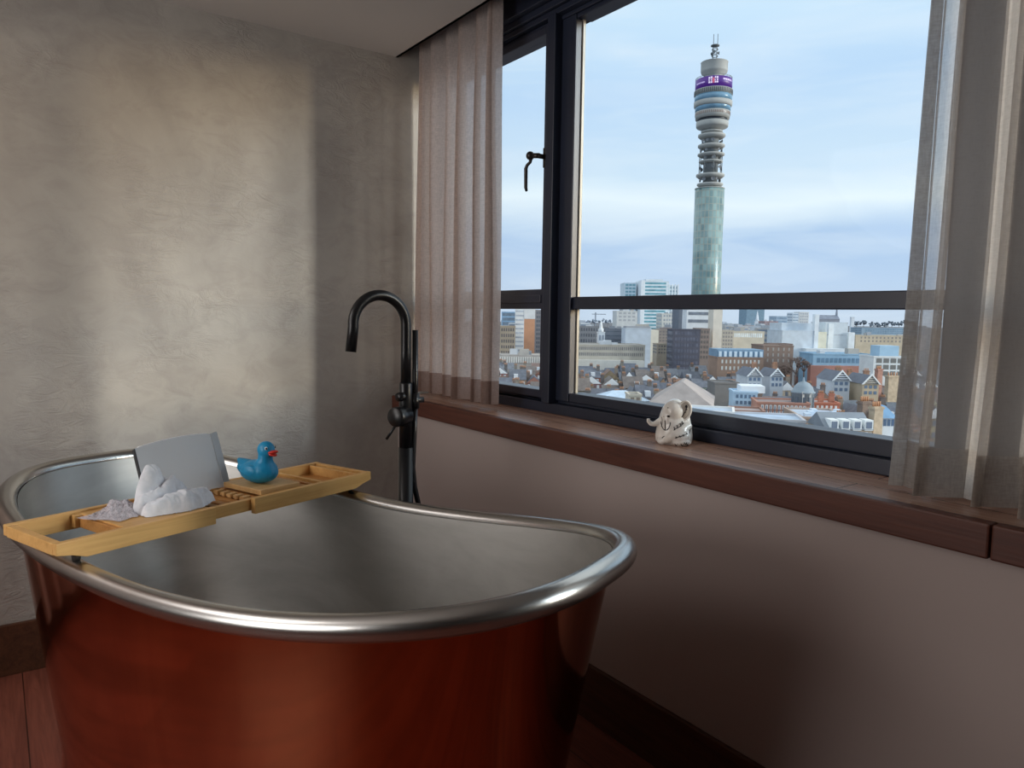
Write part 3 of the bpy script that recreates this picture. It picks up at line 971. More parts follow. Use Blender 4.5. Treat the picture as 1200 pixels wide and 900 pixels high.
MB().lathe([(7.9,0),(7.9,zz(222))], 48).build('glass_shaft', mat_shaft(), tw)
MB().lathe([(3.9,zz(224)),(3.9,zz(90))], 32).build('core', M_GREY, tw)
MB().lathe([(8.05,zz(222)),(8.05,zz(221)),(6.0,zz(220.5))], 40).build('shaft_cap', M_CONC, tw)
# open aerial galleries
for py, r, t in ((217,7.0,1.3),(206.5,7.6,1.6),(190,6.4,1.0),(182,7.2,1.2),(172,7.2,1.5),(160,7.3,1.6),(155,5.8,1.0)):
    z = zz(py)
    MB().lathe([(3.6,z-t*0.9),(r*0.84,z-t*0.7),(r,z-t*0.1),(r,z+t*0.5),(r-0.3,z+t*0.5),(r-0.3,z),(3.6,z)], 36).build('gallery_ring', M_CONC, tw)
rnd = random.Random(5)
for py, r in ((211,5.6),(197,5.8),(186,5.4),(177,5.6),(166,5.6)):
    z = zz(py)
    for k in range(10):
        a = 2*pi*k/10 + rnd.random()*0.4
        if rnd.random() < 0.75:
            MM = Matrix.Translation((r*cos(a), r*sin(a), z)) @ Matrix.Rotation(a, 4, 'Z') @ Matrix.Rotation(pi/2, 4, 'Y')
            s = rnd.uniform(0.6, 1.15)
            MB().lathe([(0.15*s,-0.5),(0.8*s,-0.2),(1.1*s,0.35),(1.0*s,0.35),(0.1,0.0)], 12, M=MM).build('aerial_dish', plain('aerial_grey', (120,124,130), 0.6, 0, 0.1), tw)
for k in range(8):
    a = 2*pi*k/8
    MB().tube([(6.2*cos(a),6.2*sin(a),zz(207)),(6.2*cos(a),6.2*sin(a),zz(182))], 0.22, n=6).build('gallery_post', M_GREY, tw)
# head of the tower
MB().lathe([(4.5,zz(153.5)),(5.0,zz(152.2)),(8.2,zz(149.8)),(8.5,zz(148.8)),(8.6,zz(143.5)),(8.4,zz(143.3))], 48).build('lower_drum', M_CONC, tw)
MB().lathe([(7.9,zz(143.4)),(7.9,zz(139.6))], 48).build('dark_gap', plain('tower_dark', (46,54,64), 0.4), tw)
MB().lathe([(9.0,zz(140.2)),(9.2,zz(136)),(9.3,zz(132))], 48).build('drum_wall', M_CONC, tw)
dk = MB()
for k in range(56):
    a = 2*pi*k/56
    dk.box(9.2, 9.36, -0.26, 0.26, zz(136.3), zz(133.2), Matrix.Rotation(a, 4, 'Z'))
dk.build('drum_windows', plain('tower_window_warm', (150,130,120), 0.25, 0, 0.3, 0.1), tw)
MB().lathe([(9.35,zz(131.9)),(9.5,zz(123.2))], 48).build('glass_band', M_TGL, tw)
MB().lathe([(9.6,zz(126.6)),(10.1,zz(124.9)),(10.2,zz(120.4)),(9.8,zz(120.2))], 48).build('white_ring', M_CONC, tw)
MB().lathe([(9.9,zz(120.4)),(10.0,zz(113.2))], 48).build('glass_band', M_TGL, tw)
MB().lathe([(10.1,zz(113.3)),(10.15,zz(107.0)),(9.6,zz(106.9))], 48).build('louvre_ring', plain('louvre_grey', (150,154,152), 0.6, 0, 0.1), tw)
lv_ = MB()
for k in range(60):
    lv_.box(10.05, 10.23, -0.28, 0.28, zz(112.3), zz(107.8), Matrix.Rotation(2*pi*k/60, 4, 'Z'))
lv_.build('louvre_slots', plain('louvre_dark', (84,88,92), 0.6), tw)
M_PUR = NT('purple_led_screen')
_b = M_PUR.pbr(Base__Color=lin(66,26,112), Roughness=0.4)
_b.inputs['Emission Color'].default_value = lin(74,28,130); _b.inputs['Emission Strength'].default_value = 0.35
scr = MB().lathe([(9.75,zz(107.0)),(9.75,zz(94.8)),(9.3,zz(94.6))], 64).build('screen_band', M_PUR.m, tw)
def led(name, rgb):
    n = NT(name); b = n.pbr(Base__Color=lin(*rgb), Roughness=0.5)
    b.inputs['Emission Color'].default_value = lin(*rgb); b.inputs['Emission Strength'].default_value = 0.35
    return n.m
va = radians(-90) - atan2((832-600)/FPX, 1)     # angle of the side that faces the window
def onscreen(mb, px0, px1, py0, py1):
    """flat light cells wrapped on the band; px measured from the axis"""
    R = 9.79
    n = 4
    a0, a1 = math.asin(max(-0.99, min(0.99, px0*pm/R))), math.asin(max(-0.99, min(0.99, px1*pm/R)))
    vs = []; fs = []
    for i in range(n+1):
        a = va + a0 + (a1-a0)*i/n
        vs += [(R*cos(a), R*sin(a), zz(py1)), (R*cos(a), R*sin(a), zz(py0))]
    for i in range(n): fs.append((2*i, 2*i+2, 2*i+3, 2*i+1))
    mb._add(vs, fs)
LW, LR, LL = led('led_white', (232,214,240)), led('led_red', (206,92,120)), led('led_lilac', (196,176,222))
def cell(nm, m, *a):
    q = MB(); onscreen(q, *a); q.build(nm, m, scr, fix=False)
for (x0, x1, y0, y1) in ((-5.6,-3.7,96.2,98.6),(-5.6,-4.2,99.2,100.6),(-5.6,-3.6,101.2,103.4),(-3.2,-1.4,95.8,98.4),(-3.0,-1.8,99.0,100.8),(-3.2,-1.4,101.4,103.4),
                          (1.2,2.6,95.8,98.0),(1.0,2.2,99.2,100.6),(1.2,2.8,101.2,103.2),(3.2,4.9,95.8,98.2),(3.4,4.8,98.8,100.6),(3.2,5.0,101.2,103.2)):
    cell('emblem_piece', LW, x0, x1, y0, y1)
for (x0, x1, y0, y1) in ((-1.2,0.9,97.2,99.2),(-1.5,1.1,99.2,101.4),(-1.0,0.8,101.4,103.4)): cell('emblem_centre', LR, x0, x1, y0, y1)
x = -18.4
for wch in (0.9,0.5,0.7,0.7,0.5,0.9,1.1,0.8,0.6):
    cell('screen_letter', LL, x, x+wch, 100.0, 101.7); x += wch+0.28
x = 10.2
for wch in (1.4,1.2,1.2,0.4,1.0,0.9,0.8,0.6):
    cell('screen_letter', LL, x, x+wch, 97.3, 99.4); x += wch+0.22
MB().lathe([(9.7,zz(94.8)),(5.0,zz(93.6)),(4.6,zz(90.5)),(5.0,zz(89)),(6.9,zz(85.4)),(7.1,zz(83.5)),(7.1,zz(74.2)),(7.3,zz(73.6)),(3.0,zz(73.4))], 48).build('radar_drum', M_CONC, tw)
rl = MB()
for k in range(24):
    a = 2*pi*k/24
    rl.tube([(9.6*cos(a),9.6*sin(a),zz(94.8)),(9.6*cos(a),9.6*sin(a),zz(92.6))], 0.09, n=5)
for zz_ in (93.6, 92.6):
    rl.tube([(9.6*cos(2*pi*k/36),9.6*sin(2*pi*k/36),zz(zz_)) for k in range(36)], 0.09, n=5, closed=True)
rl.build('roof_railing', M_GREY, tw)
ms = MB()
for a in range(4):
    x_, y_ = 1.5*cos(a*pi/2+0.5), 1.5*sin(a*pi/2+0.5)
    ms.tube([(x_,y_,zz(73.6)),(x_*0.95,y_*0.95,zz(53))], 0.22, n=6)
for py in (70, 66, 62, 58, 54):
    ms.tube([(1.6*cos(2*pi*k/12),1.6*sin(2*pi*k/12),zz(py)) for k in range(12)], 0.2, n=5, closed=True)
ms.lathe([(2.3,zz(54)),(2.3,zz(53.0))], 16)
for a in range(3):
    MMs = Matrix.Translation((1.9*cos(a*2.1),1.9*sin(a*2.1),zz(62))) @ Matrix.Rotation(a*2.1, 4, 'Z') @ Matrix.Rotation(pi/2, 4, 'Y')
    ms.lathe([(0.2,-0.3),(1.0,0.3),(0.9,0.3),(0.1,0)], 12, M=MMs)
ms.tube([(-0.9,0,zz(53)),(-0.9,0,zz(40))], 0.17, n=6); ms.tube([(1.3,0,zz(53)),(1.3,0,zz(39.5))], 0.17, n=6)
ms.build('mast', M_GREY, tw)
OCC.append((tb.x, tb.y, 10))

W1 = (232,238,242)
BD = lambda *a, **k: building(*a, **k)
# ---- through the casement
BD('office_block','distant blue glass office block at the left edge of the casement view','building',588,606,366,620,30,(120,160,196),floors=10,winfrac=.7)
r_,hw,hd,h = BD('tower_block','white slab tower block with an orange brick stair shaft seen through the casement','building',604,614.6,352,480,22,(226,224,222),floors=16,winfrac=.35,win=(170,176,184))
part(r_,'stair_shaft',470,(196,128,84), hw, hw+7, -hd, hd, 0, h-12)
part(r_,'shaft_top',470,(226,224,222), hw, hw+7.2, -hd-0.2, hd, h-12, h-4)
BD('stone_building','old tan stone building beside the white tower block','building',586,604,383,455,20,(184,158,126),floors=8,cols=6,sides=False,win=(98,86,78),roofc=(150,140,130))
BD('office_block','dark grey gridded office block through the right of the casement','building',627,652,364,520,24,(126,118,116),floors=13,cols=9,win=(78,80,88),colpane=.7)
r_,hw,hd,h = BD('market_hall','long low hall with a white colonnade below the grey office block','building',585,655,417,345,14,(178,168,158),roofc=(170,160,150))
cl2 = MB()
for i in range(26):
    x = -hw + 2*hw*(i+0.5)/26
    cl2.box(x-0.28, x+0.28, -hd-0.5, -hd, h-3.4, h-0.6)
cl2.build('colonnade', cm((236,230,220),345), r_, fix=False)
# ---- hospital and neighbours left of the tower
r_,hw,hd,h = BD('hospital_tower','tall white hospital tower with teal glass bands left of the round tower','building',752,784,330,640,30,(228,236,240),floors=22,winfrac=.55,win=(88,152,166),margin=.10)
part(r_,'roof_plant',640,(220,230,236), -hw*0.55, hw*0.7, -hd*0.4, hd*0.6, h+0.3, h+2.6)
part(r_,'corner_fin',640,(244,248,250), -hw-0.4, -hw+3.0, -hd-0.6, hd, 0, h+1)
BD('hospital_wing','lower left wing of the white hospital with teal glazing','building',732,746,332,655,26,(214,230,238),floors=22,cols=3,win=(104,164,180),colpane=.8)
BD('hospital_wing','middle recessed link of the hospital between its two white towers','building',746,752,336,685,14,(176,212,222),floors=20,winfrac=.6,win=(92,150,170))
r_,hw,hd,h = BD('hospital_wing','right stepped white wing of the hospital with ribbed piers','building',784,795,335,650,26,(224,230,232),floors=20,cols=3,win=(140,168,180),colpane=.5)
for i in range(4): part(r_,'pier',650,(238,240,240), -hw+i*hw*0.62, -hw+i*hw*0.62+0.9, -hd-0.5, -hd, 0, h+1.5)
BD('office_block','plain pale concrete block in front of the hospital','building',723,747,365,560,24,(212,210,206),floors=3,cols=4,win=(176,178,180),bot=.8,roofc=(190,190,188))
BD('office_block','pale cream office block with many windows at the foot of the hospital','building',776,797,368,600,24,(214,208,196),floors=12,cols=6,win=(150,156,162))
BD('office_slab','dark slate slab between hospital and round tower','building',796,806,358,470,20,(84,90,104),floors=0,roofc=(84,90,104))
BD('podium_block','white podium block with two dark bands at the base of the round tower','building',805,836,363,386,10,(222,226,230),floors=2,winfrac=.42,win=(110,118,130),margin=.06,bot=.80)
BD('stone_tower','plain cream stone slab right of the round tower base','building',836.5,847,362,370,10,(224,214,196))
BD('office_block','long dark grey office range left of the pale facade','building',672,712,383,530,24,(112,112,116),floors=7,cols=12,win=(72,74,80))
r_,hw,hd,h = BD('church_tower','small white church tower before the dark grey office range','building',701,709,390,470,8,(226,228,230),floors=4,cols=2,win=(150,156,166))
MB().lathe([(hw*0.8,h),(hw*0.8,h+2.5),(hw*0.5,h+2.8),(hw*0.45,h+4.5),(0.15,h+8)],10).build('lantern', cm((226,228,230),470), r_)
BD('office_block','blank dark slate office block left of the pale blue facade','building',709,735,386,475,26,(84,88,98),floors=4,winfrac=.25,win=(66,70,80),bot=.6)
r_,hw,hd,h = BD('theatre','large pale blue windowless block with a cream right flank','building',733,763,385.5,440,16,(196,208,220))
part(r_,'cream_flank',440,(236,226,206), hw, hw+4.6, -hd, hd, 0, h-0.6)
part(r_,'roof_plant',440,(150,152,156), -hw+1, hw, -hd+3, hd-1, h, h+1.6)
BD('office_block','brown office block between the cream flank and the black block','building',771,792,387,450,18,(134,120,112),floors=6,cols=5,win=(104,98,98),bot=.6)
BD('office_block','low tan building with columns under the brown office block','building',770,791,404,400,12,(168,152,130),floors=3,cols=6,win=(110,104,98),bot=.75)
BD('office_block','black glass office block below the round tower base','building',789,821,387,362,14,(64,64,76),floors=7,cols=8,win=(84,84,98),colpane=.8,bot=.3,roofc=(120,116,112))
BD('office_block','brown block under the podium right of the black glass block','building',820.5,832,386,362,14,(128,110,98),floors=6,cols=3,win=(100,90,84),bot=.5)
r_,hw,hd,h = BD('warehouse','long concrete warehouse with ribbed upper wall below the dark office range','building',672,756,405,370,22,(176,166,150),floors=2,cols=34,win=(126,120,116),colpane=.7,bot=.72,margin=.02,roofc=(150,146,142))
part(r_,'lower_gallery',370,(200,196,188), -hw-1, hw-1, -hd-5, -hd, 0, h-7.2)
# ---- right of the round tower
BD('glass_tower','distant dark teal glass tower right of the cream slab','building',875,896,362,1200,40,(74,108,128),floors=0,roofc=(74,100,116))
r_,hw,hd,h = BD('church_tower','white church steeple before the dark teal glass tower','building',885.5,890.5,377,900,5,(226,230,234))
MB().lathe([(hw,h),(hw*0.7,h+3),(0.1,h+13)],8).build('spire', cm((230,232,236),900), r_)
BD('brick_building','long beige office with a white window band right of the cream slab','building',858,896,389,470,22,(206,192,168),floors=1,cols=14,win=(236,240,244),colpane=.7,bot=.86,top_skip=.02,winfrac=.8)
BD('brick_building','beige corner block joined left of the white window band','building',846,860,388,450,20,(198,182,160),floors=6,cols=4,win=(150,140,132),bot=.5)
BD('brick_building','distant red brick building behind the beige office','building',896,912,377,800,20,(150,110,104),floors=6,cols=6,win=(120,110,112))
BD('office_block','distant blue grey glazed block right of the red brick building','building',910,923,371,820,24,(150,172,190),floors=10,winfrac=.5,win=(110,136,160))
BD('tower_block','far white tower pair above the big white block, left one','building',929,936,367,950,20,(216,224,230),floors=12,winfrac=.4,win=(120,140,158))
BD('tower_block','far cream tower standing right of the white tower above the big block','building',937,948,366,990,20,(222,214,204),floors=12,cols=4,win=(170,170,172))
r_,hw,hd,h = BD('concert_hall','big blank white block with a lower base in the middle distance','building',917,957,388,500,30,(206,216,224),roofc=(200,210,216))
part(r_,'upper_block',500,(206,216,224), -hw+1.5, hw, -hd+6, hd, h, h+5.4)
part(r_,'flue',500,(228,234,238), hw-1.6, hw+1.2, -hd-0.4, -hd+4, 0, h+11.5)
part(r_,'low_base',500,(214,222,228), hw*0.2, hw+20, -hd-7, -hd, 0, h-11.5)
BD('concert_hall','cream stepped block between the two big white blocks','building',957,969,390,505,22,(226,218,190),roofc=(220,214,196))
r_,hw,hd,h = BD('concert_hall','second big white block right of the cream stepped block','building',968,994,378.5,515,26,(212,220,226),floors=2,winfrac=.06,win=(190,196,202),roofc=(210,216,220))
part(r_,'white_fin',515,(236,240,242), hw, hw+4.2, -hd-2, hd, 0, h-6.5)
part(r_,'flue',515,(236,240,242), -hw+2, -hw+5.5, -hd-0.4, -hd+3, 0, h-0.4)
r_,hw,hd,h = BD('church','distant church with a dark pitched roof and thin spire on the skyline','church',960,984,374,900,14,(110,108,116),roof='gable',roofc=(92,96,108),ph=5)
MB().lathe([(2.2,0),(2.2,h+3),(1.6,h+5),(0.15,h+19)],8,M=Matrix.Translation((hw-1,0,0))).build('spire', cm((100,104,116),900), r_)
r_,hw,hd,h = BD('chimney_tower','slim white tower on the skyline right of the church','tower',998,1001.5,372,800,4,(226,230,234))
BD('department_store','long blue grey glazed roof building below the dark trees','building',1010,1075,385,600,20,(128,152,172),floors=3,cols=20,win=(96,126,150),colpane=.8,bot=.85)
BD('department_store','wide tan stone store with arched top windows at the right','building',1003,1075,394,560,20,(196,174,140),floors=2,cols=14,win=(132,120,110),colpane=.4,bot=.78,roofc=(168,176,182))
r_,hw,hd,h = BD('mansard_building','long brick building with a blue mansard roof and white dormers','building',841,895,420,300,14,(150,118,98),floors=2,cols=10,win=(216,214,208),bot=.72,colpane=.4,roofc=(110,140,166))
mb_ = MB().prism([(-hd,h),(hd,h),(hd-2,h+3.6),(-hd+1.6,h+3.6)], -hw, hw, Matrix.Rotation(pi/2,4,'Z'))
mb_ = MB().box(-hw,hw,-hd+0.5,hd,h,h+3.6); mb_.build('mansard_roof', cm((112,142,168),300), r_, fix=False)
for i in range(9):
    x = -hw+2*hw*(i+0.5)/9
    part(r_,'dormer',300,(206,226,240), x-0.55, x+0.55, -hd+0.1, -hd+1, h+0.6, h+2.8)
BD('brick_building','bulky brown brick block right of the blue mansard roof','building',895,930,406,310,16,(132,106,92),floors=3,cols=5,win=(170,160,152),bot=.7,colpane=.3,roofc=(120,104,96))
BD('brick_building','taller brown brick end of the bulky block behind the bare tree','building',904,929,404,336,10,(122,100,90),floors=2,cols=4,win=(96,84,80),bot=.8,colpane=.3)
r_,hw,hd,h = BD('office_block','blue curtain-walled office over a red brick base','building',953,1022,416,290,14,(128,168,196),floors=1,cols=12,win=(84,118,146),colpane=.75,bot=.84,winfrac=.75,top_skip=.045,roofc=(140,172,196))
part(r_,'brick_base',290,(168,110,94), -hw-2, hw, -hd-3, -hd, 0, h-4.2)
r_,hw,hd,h = BD('office_block','white-framed concrete office with deep openings below the tan store','building',1024,1062,419,268,11,(226,230,230),floors=3,cols=4,win=(118,116,112),colpane=.78,bot=.68,winfrac=.72)
part(r_,'blue_roof_box',275,(160,196,220), -hw*0.5, hw*0.7, -hd+2, hd-2, h, h+4.2)
# ---- nearer roofs
r_,hw,hd,h = BD('hall','large hall with a broad hipped brown roof and white parapet below the window','building',778,852,476,172,26,(226,222,214),rot=-16,roof='hip',roofc=(158,148,142),ph=5.0,floors=1,cols=16,win=(168,96,84),bot=.88,winfrac=.6)
r_,hw,hd,h = BD('flat_roof_building','white parapet building in front of the hipped hall roof','building',792,866,484,150,9,(232,230,226),rot=-16,floors=1,cols=9,win=(196,110,96),bot=.9,winfrac=.6,colpane=.7,roofc=(176,190,206))
r_,hw,hd,h = BD('glasshouse','low pale blue glazed roof building right of the window post','building',698,760,470,205,12,(190,208,224),rot=8,roof='hip',roofc=(186,206,224),ph=2.4,floors=1,cols=14,win=(150,178,204),bot=.9,colpane=.8)
BD('rooftop_hut','small cream rooftop hut with a dark window beside the glazed roof','building',737,752,464,188,6,(214,204,184),floors=1,cols=2,win=(150,134,118),bot=.9)
r_,hw,hd,h = BD('house','pale blue house with white-framed bay windows left of the turret','house',863,890,461,190,8,(176,206,230),rot=-8,floors=2,cols=5,win=(96,122,150),bot=.8,colpane=.6,roofc=(196,214,228))
part(r_,'white_roof_box',190,(232,238,242), -1, hw+2, -hd+1, hd, h, h+1.8)
r_,hw,hd,h = BD('mansion_block','red brick mansion block with a row of white bay windows','building',893,952,474,178,10,(178,128,110),rot=-10,floors=2,cols=11,win=(236,240,242),bot=.80,colpane=.62,winfrac=.7,roofc=(150,132,128))
bm_ = MB()
for i in range(11):
    x = -hw + 2*hw*(.06+.88*(i+.5)/11)
    bm_.box(x-.12,x+.12,-hd-.12,-hd,h-6.6,h-.4)
bm_.build('window_mullions', cm((110,120,134),178), r_, fix=False)
r_,hw,hd,h = BD('turret','grey-domed round corner turret above the white bay windows','tower',940.5,951,462,180,5,(206,204,196),floors=0)
MB().lathe([(2.6,h-5),(2.6,h),(2.9,h+.1),(2.9,h+.4),(2.5,h+.6),(2.2,h+1.6),(1.4,h+2.5),(.3,h+3),(.15,h+4)],20).build('dome', cm((134,148,158),180), r_)
tv = MB()
for k in range(10): tv.box(2.5,2.68,-.35,.35,h-3.4,h-.8,Matrix.Rotation(2*pi*k/10,4,'Z'))
tv.build('turret_windows', cm((92,100,112),180), r_, fix=False)
r_,hw,hd,h = BD('mansion_block','red brick block with stepped red parapets right of the turret','building',951,986,474,184,9,(186,110,84),rot=-6,floors=2,cols=6,win=(226,226,224),bot=.82,colpane=.5,roofc=(170,150,142))
for i in range(3): chimney(r_,184,-hw+1.5+i*hw*.7,0,h,2.4,1.3,.8,(176,112,90))
for i,(a,b,py,D,lab) in enumerate(((876,893,441,236,'first black and white striped gable from the left above the brown roofs'),(903,918,441,240,'second striped gable from the left, beside the slate roof'),
        (976,996,446,226,'third striped gable, the tallest white one right of the red roofs'),(998,1008.5,448,246,'fourth striped gable, a small tan one'),(1011,1030,450,222,'fifth striped gable from the left, nearest the right curtain'))):
    r_,hw,hd,h = BD('gabled_house','house with the '+lab,'house',a,b,py,D,12,(196,178,150) if i in (3,4) else (206,212,218),roof='front',roofc=(92,98,110),ph=(b-a)*D/FPX*.55,floors=2,cols=3,win=(110,130,156),bot=.78)
    ph_ = (b-a)*D/FPX*.55
    st_ = MB()
    for k in range(4):
        z0 = ph_*(.06+.22*k); f_ = 1-z0/ph_-.08
        if f_ > .05: st_.box(-hw*f_,hw*f_,-hd-.46,-hd-.3,h+z0,h+z0+ph_*.10)
    st_.build('gable_stripes', cm((48,52,60),D), r_, fix=False)
    bg_ = MB()
    for s in (-1,1):
        bg_.prism([(s*(hw+.45),h-.1),(s*(hw-.1),h-.1),(0,h+ph_-.1),(0,h+ph_+.45)] if s>0 else [(s*(hw-.1),h-.1),(s*(hw+.45),h-.1),(0,h+ph_+.45),(0,h+ph_-.1)],-hd-.6,-hd-.3)
    bg_.build('bargeboards', cm((240,244,246),D), r_, fix=False)
    MB().prism([(-hw,h),(hw,h),(0,h+ph_)],-hd-.38,-hd-.31).build('gable_face', cm((226,220,206) if i in (3,4) else (236,240,244),D), r_, fix=False)
    chimney(r_,D,hw,hd*.4,h-1,4.5,1.6,1.0,(150,112,88))
r_,hw,hd,h = BD('bay_house','white bay-windowed house with a pointed blue roof beside the right curtain','house',1029,1050,490,138,6,(222,230,238),roof='hip',roofc=(120,160,196),ph=2.2,floors=1,cols=4,win=(90,112,142),bot=.9,colpane=.72,winfrac=.75)
r_,hw,hd,h = BD('terrace','slate-roofed terrace with white dormer windows at the bottom of the view','building',968,1022,503,132,8,(176,160,142),roof='gable',roofc=(128,136,146),ph=2.6,floors=1,cols=7,win=(206,210,214),bot=.86,colpane=.5)
for i in range(4):
    x = -hw+1.4+i*2*hw/4
    o_ = part(r_,'dormer',132,(236,240,240), x-.75,x+.75,-hd-.2,-hd+2.2,h-.2,h+1.7)
    MB().box(x-.5,x+.5,-hd-.28,-hd-.18,h+.2,h+1.4).build('dormer_pane', cm((116,128,146),132,.1,.2), o_, fix=False)
r_,hw,hd,h = BD('flat_roof_building','pale lead-covered flat roofs with skylights left of the white dormers','building',947,1004,492,150,16,(172,150,136),roofc=(178,190,206),rot=-8)
for i in range(6):
    x = -hw+1.2+i*2*hw/6
    part(r_,'skylight',150,(206,222,238), x,x+1.2,-hd+2+(i%3)*4,-hd+4+(i%3)*4,h,h+.9,.3)
for j,(px,py,D,lab) in enumerate(((1013,470,140,'tall brown chimney stack standing left of the pointed blue roof'),(1027,476,136,'tall tan chimney stack touching the pointed blue roof'),(985,486,142,'square brown chimney stack between the skylights and the dormers'),
        (944,490,160,'dark brown chimney stack left of the skylight roofs'),(1046,440,215,'broad tan chimney stack close to the right curtain'),(1030,432,240,'red brick chimney stack behind the fifth striped gable'))):
    p_ = at(px,py,D)
    c_ = empty('chimney_stack',(p_.x,p_.y,GZ),RA0+.3); tag(c_,lab,'chimney')
    hh = p_.z-GZ; cc = [(128,110,98),(178,160,136),(126,108,98),(112,98,92),(176,156,130),(164,118,100)][j]; s_ = 1.0 if j!=4 else 2.0
    MB().box(-s_,s_,-.7,.7,0,hh).build('stack', cm(cc,D,.2,.9,1.), c_, fix=False)
    MB().box(-s_-.15,s_+.15,-.85,.85,hh-.5,hh-.15).build('corbel', cm(cc,D,.2,.9,1.), c_, fix=False)
    for i in range(4):
        MB().lathe([(.2,hh),(.16,hh+.9)],8,M=Matrix.Translation((-s_+s_*2*(i+.5)/4,0,0))).build('pot', cm((186,136,100),D), c_, fix=False)
BD('parapet_building','brown block of roof parapets at the bottom of the view left of the mansion block','building',862,900,484,160,8,(150,112,96),rot=-12,roofc=(166,150,146),floors=2,cols=6,win=(206,200,196),bot=.85,colpane=.4)
BD('flat_roof_building','grey-blue leaded roof building between the white parapets and the brick block','building',866,948,494,142,10,(196,196,200),rot=-12,roofc=(178,196,216),floors=2,cols=13,win=(226,232,238),bot=.85,colpane=.6)
BD('brick_building','dark stone stair block on the roofs right of the hipped hall','building',838,866,450,205,8,(116,112,110),roofc=(110,108,108))

# crowded terraces between the street blocks
rnd = random.Random(21)
for px, py in ((934,410),(943,416),(918,420)):
    q = at(px, py, 286); RECT.append((q.x*SR.x+q.y*SR.y, q.x*SA.x+q.y*SA.y, 4.5, 4.5))
VAR = [((140,98,80),(92,96,106),'red brick','slate'),((160,136,108),(84,88,98),'tan brick','slate'),((132,94,78),(118,92,80),'red brick','brown tile'),
       ((190,180,166),(98,102,110),'cream-washed','slate'),((118,96,82),(104,94,88),'brown brick','brown tile')]
nH = 0
for D in (126,139,153,168,184,201,219,238,258,280,304,330):
    px = 572 + rnd.uniform(0, 14)
    while px < 1085:
        wpx = rnd.uniform(4.8, 8.0)*FPX/D
        p = at(px+wpx/2, 450, D)
        wm_ = wpx*D/FPX
        dd = rnd.uniform(7, 10)
        c = Vector((p.x, p.y, 0)) + SA*dd/2
        cu, cv = c.x*SR.x+c.y*SR.y, c.x*SA.x+c.y*SA.y
        free = all(abs(cu-u) > hw_+wm_/2+.4 or abs(cv-v) > hd_+dd/2+.6 for u, v, hw_, hd_ in RECT)
        if free and rnd.random() < 0.96:
            vi = rnd.choice([0,0,1,1,2,3,4]); wc, rc, wn, rn = VAR[vi]
            hh = rnd.uniform(8.0, 11.5) - (2.0 if D < 170 else 0)
            gab = rnd.random() < 0.35
            root = empty('terraced_house', (c.x, c.y, GZ), RA0)
            tag(root, '%s house with a %s %s roof in the crowded terraces below' % (wn, rn, 'front-gabled' if gab else 'pitched'), 'house', 'crowded %s houses, %s %s roofs' % (wn, rn, 'front-gabled' if gab else 'pitched'))
            hw, hd = wm_/2*0.99, dd/2
            dc = tuple(max(0,min(255,x+rnd.choice((-10,0,10)))) for x in wc)
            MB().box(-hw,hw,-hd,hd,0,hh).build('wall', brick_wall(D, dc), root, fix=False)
            ph = rnd.uniform(2.6, 3.8)
            if gab:
                MB().prism([(-hw-.2,hh),(hw+.2,hh),(0,hh+ph)],-hd-.25,hd+.25).build('roof', cm(rc,D,.2,.8,.8), root, fix=False)
                MB().prism([(-hw,hh),(hw,hh),(0,hh+ph-.35)],-hd-.3,-hd-.2).build('gable_face', brick_wall(D, dc) if rnd.random()<.6 else cm((226,228,230),D), root, fix=False)
            else:
                MB().prism([(-hd-.3,hh),(hd+.3,hh),(0,hh+ph)],-hw-.05,hw+.05,Matrix.Rotation(pi/2,4,'Z')).build('roof', cm(rc,D,.2,.8,.8), root, fix=False)
                if rnd.random() < .6:
                    x = rnd.uniform(-hw*.4,hw*.4)
                    part(root,'dormer',D,(220,224,228),x-.8,x+.8,-hd+.4,-hd+3,hh+.4,hh+2.1)
            wm = cm((206,208,210) if rnd.random()<.5 else (110,118,130),D,.1,.4)
            for fl in range(2):
                for i in range(2 if wm_ < 5.6 else 3):
                    nw = 2 if wm_ < 5.6 else 3
                    window(root, wm, -hw+2*hw*(i+.5)/nw, -hd, hh-1.9-fl*3, hh-.5-fl*3, 0.95)
            chimney(root,D,(hw-.75)*rnd.choice((-1,1)),rnd.uniform(-1,2),hh,ph+rnd.uniform(.5,1.3),1.3,.8,rnd.choice(((104,94,90),(132,120,106),(98,90,86),(120,102,92))),4)
            nH += 1
            RECT.append((cu, cv, wm_/2-.5, dd/2))
        px += wpx

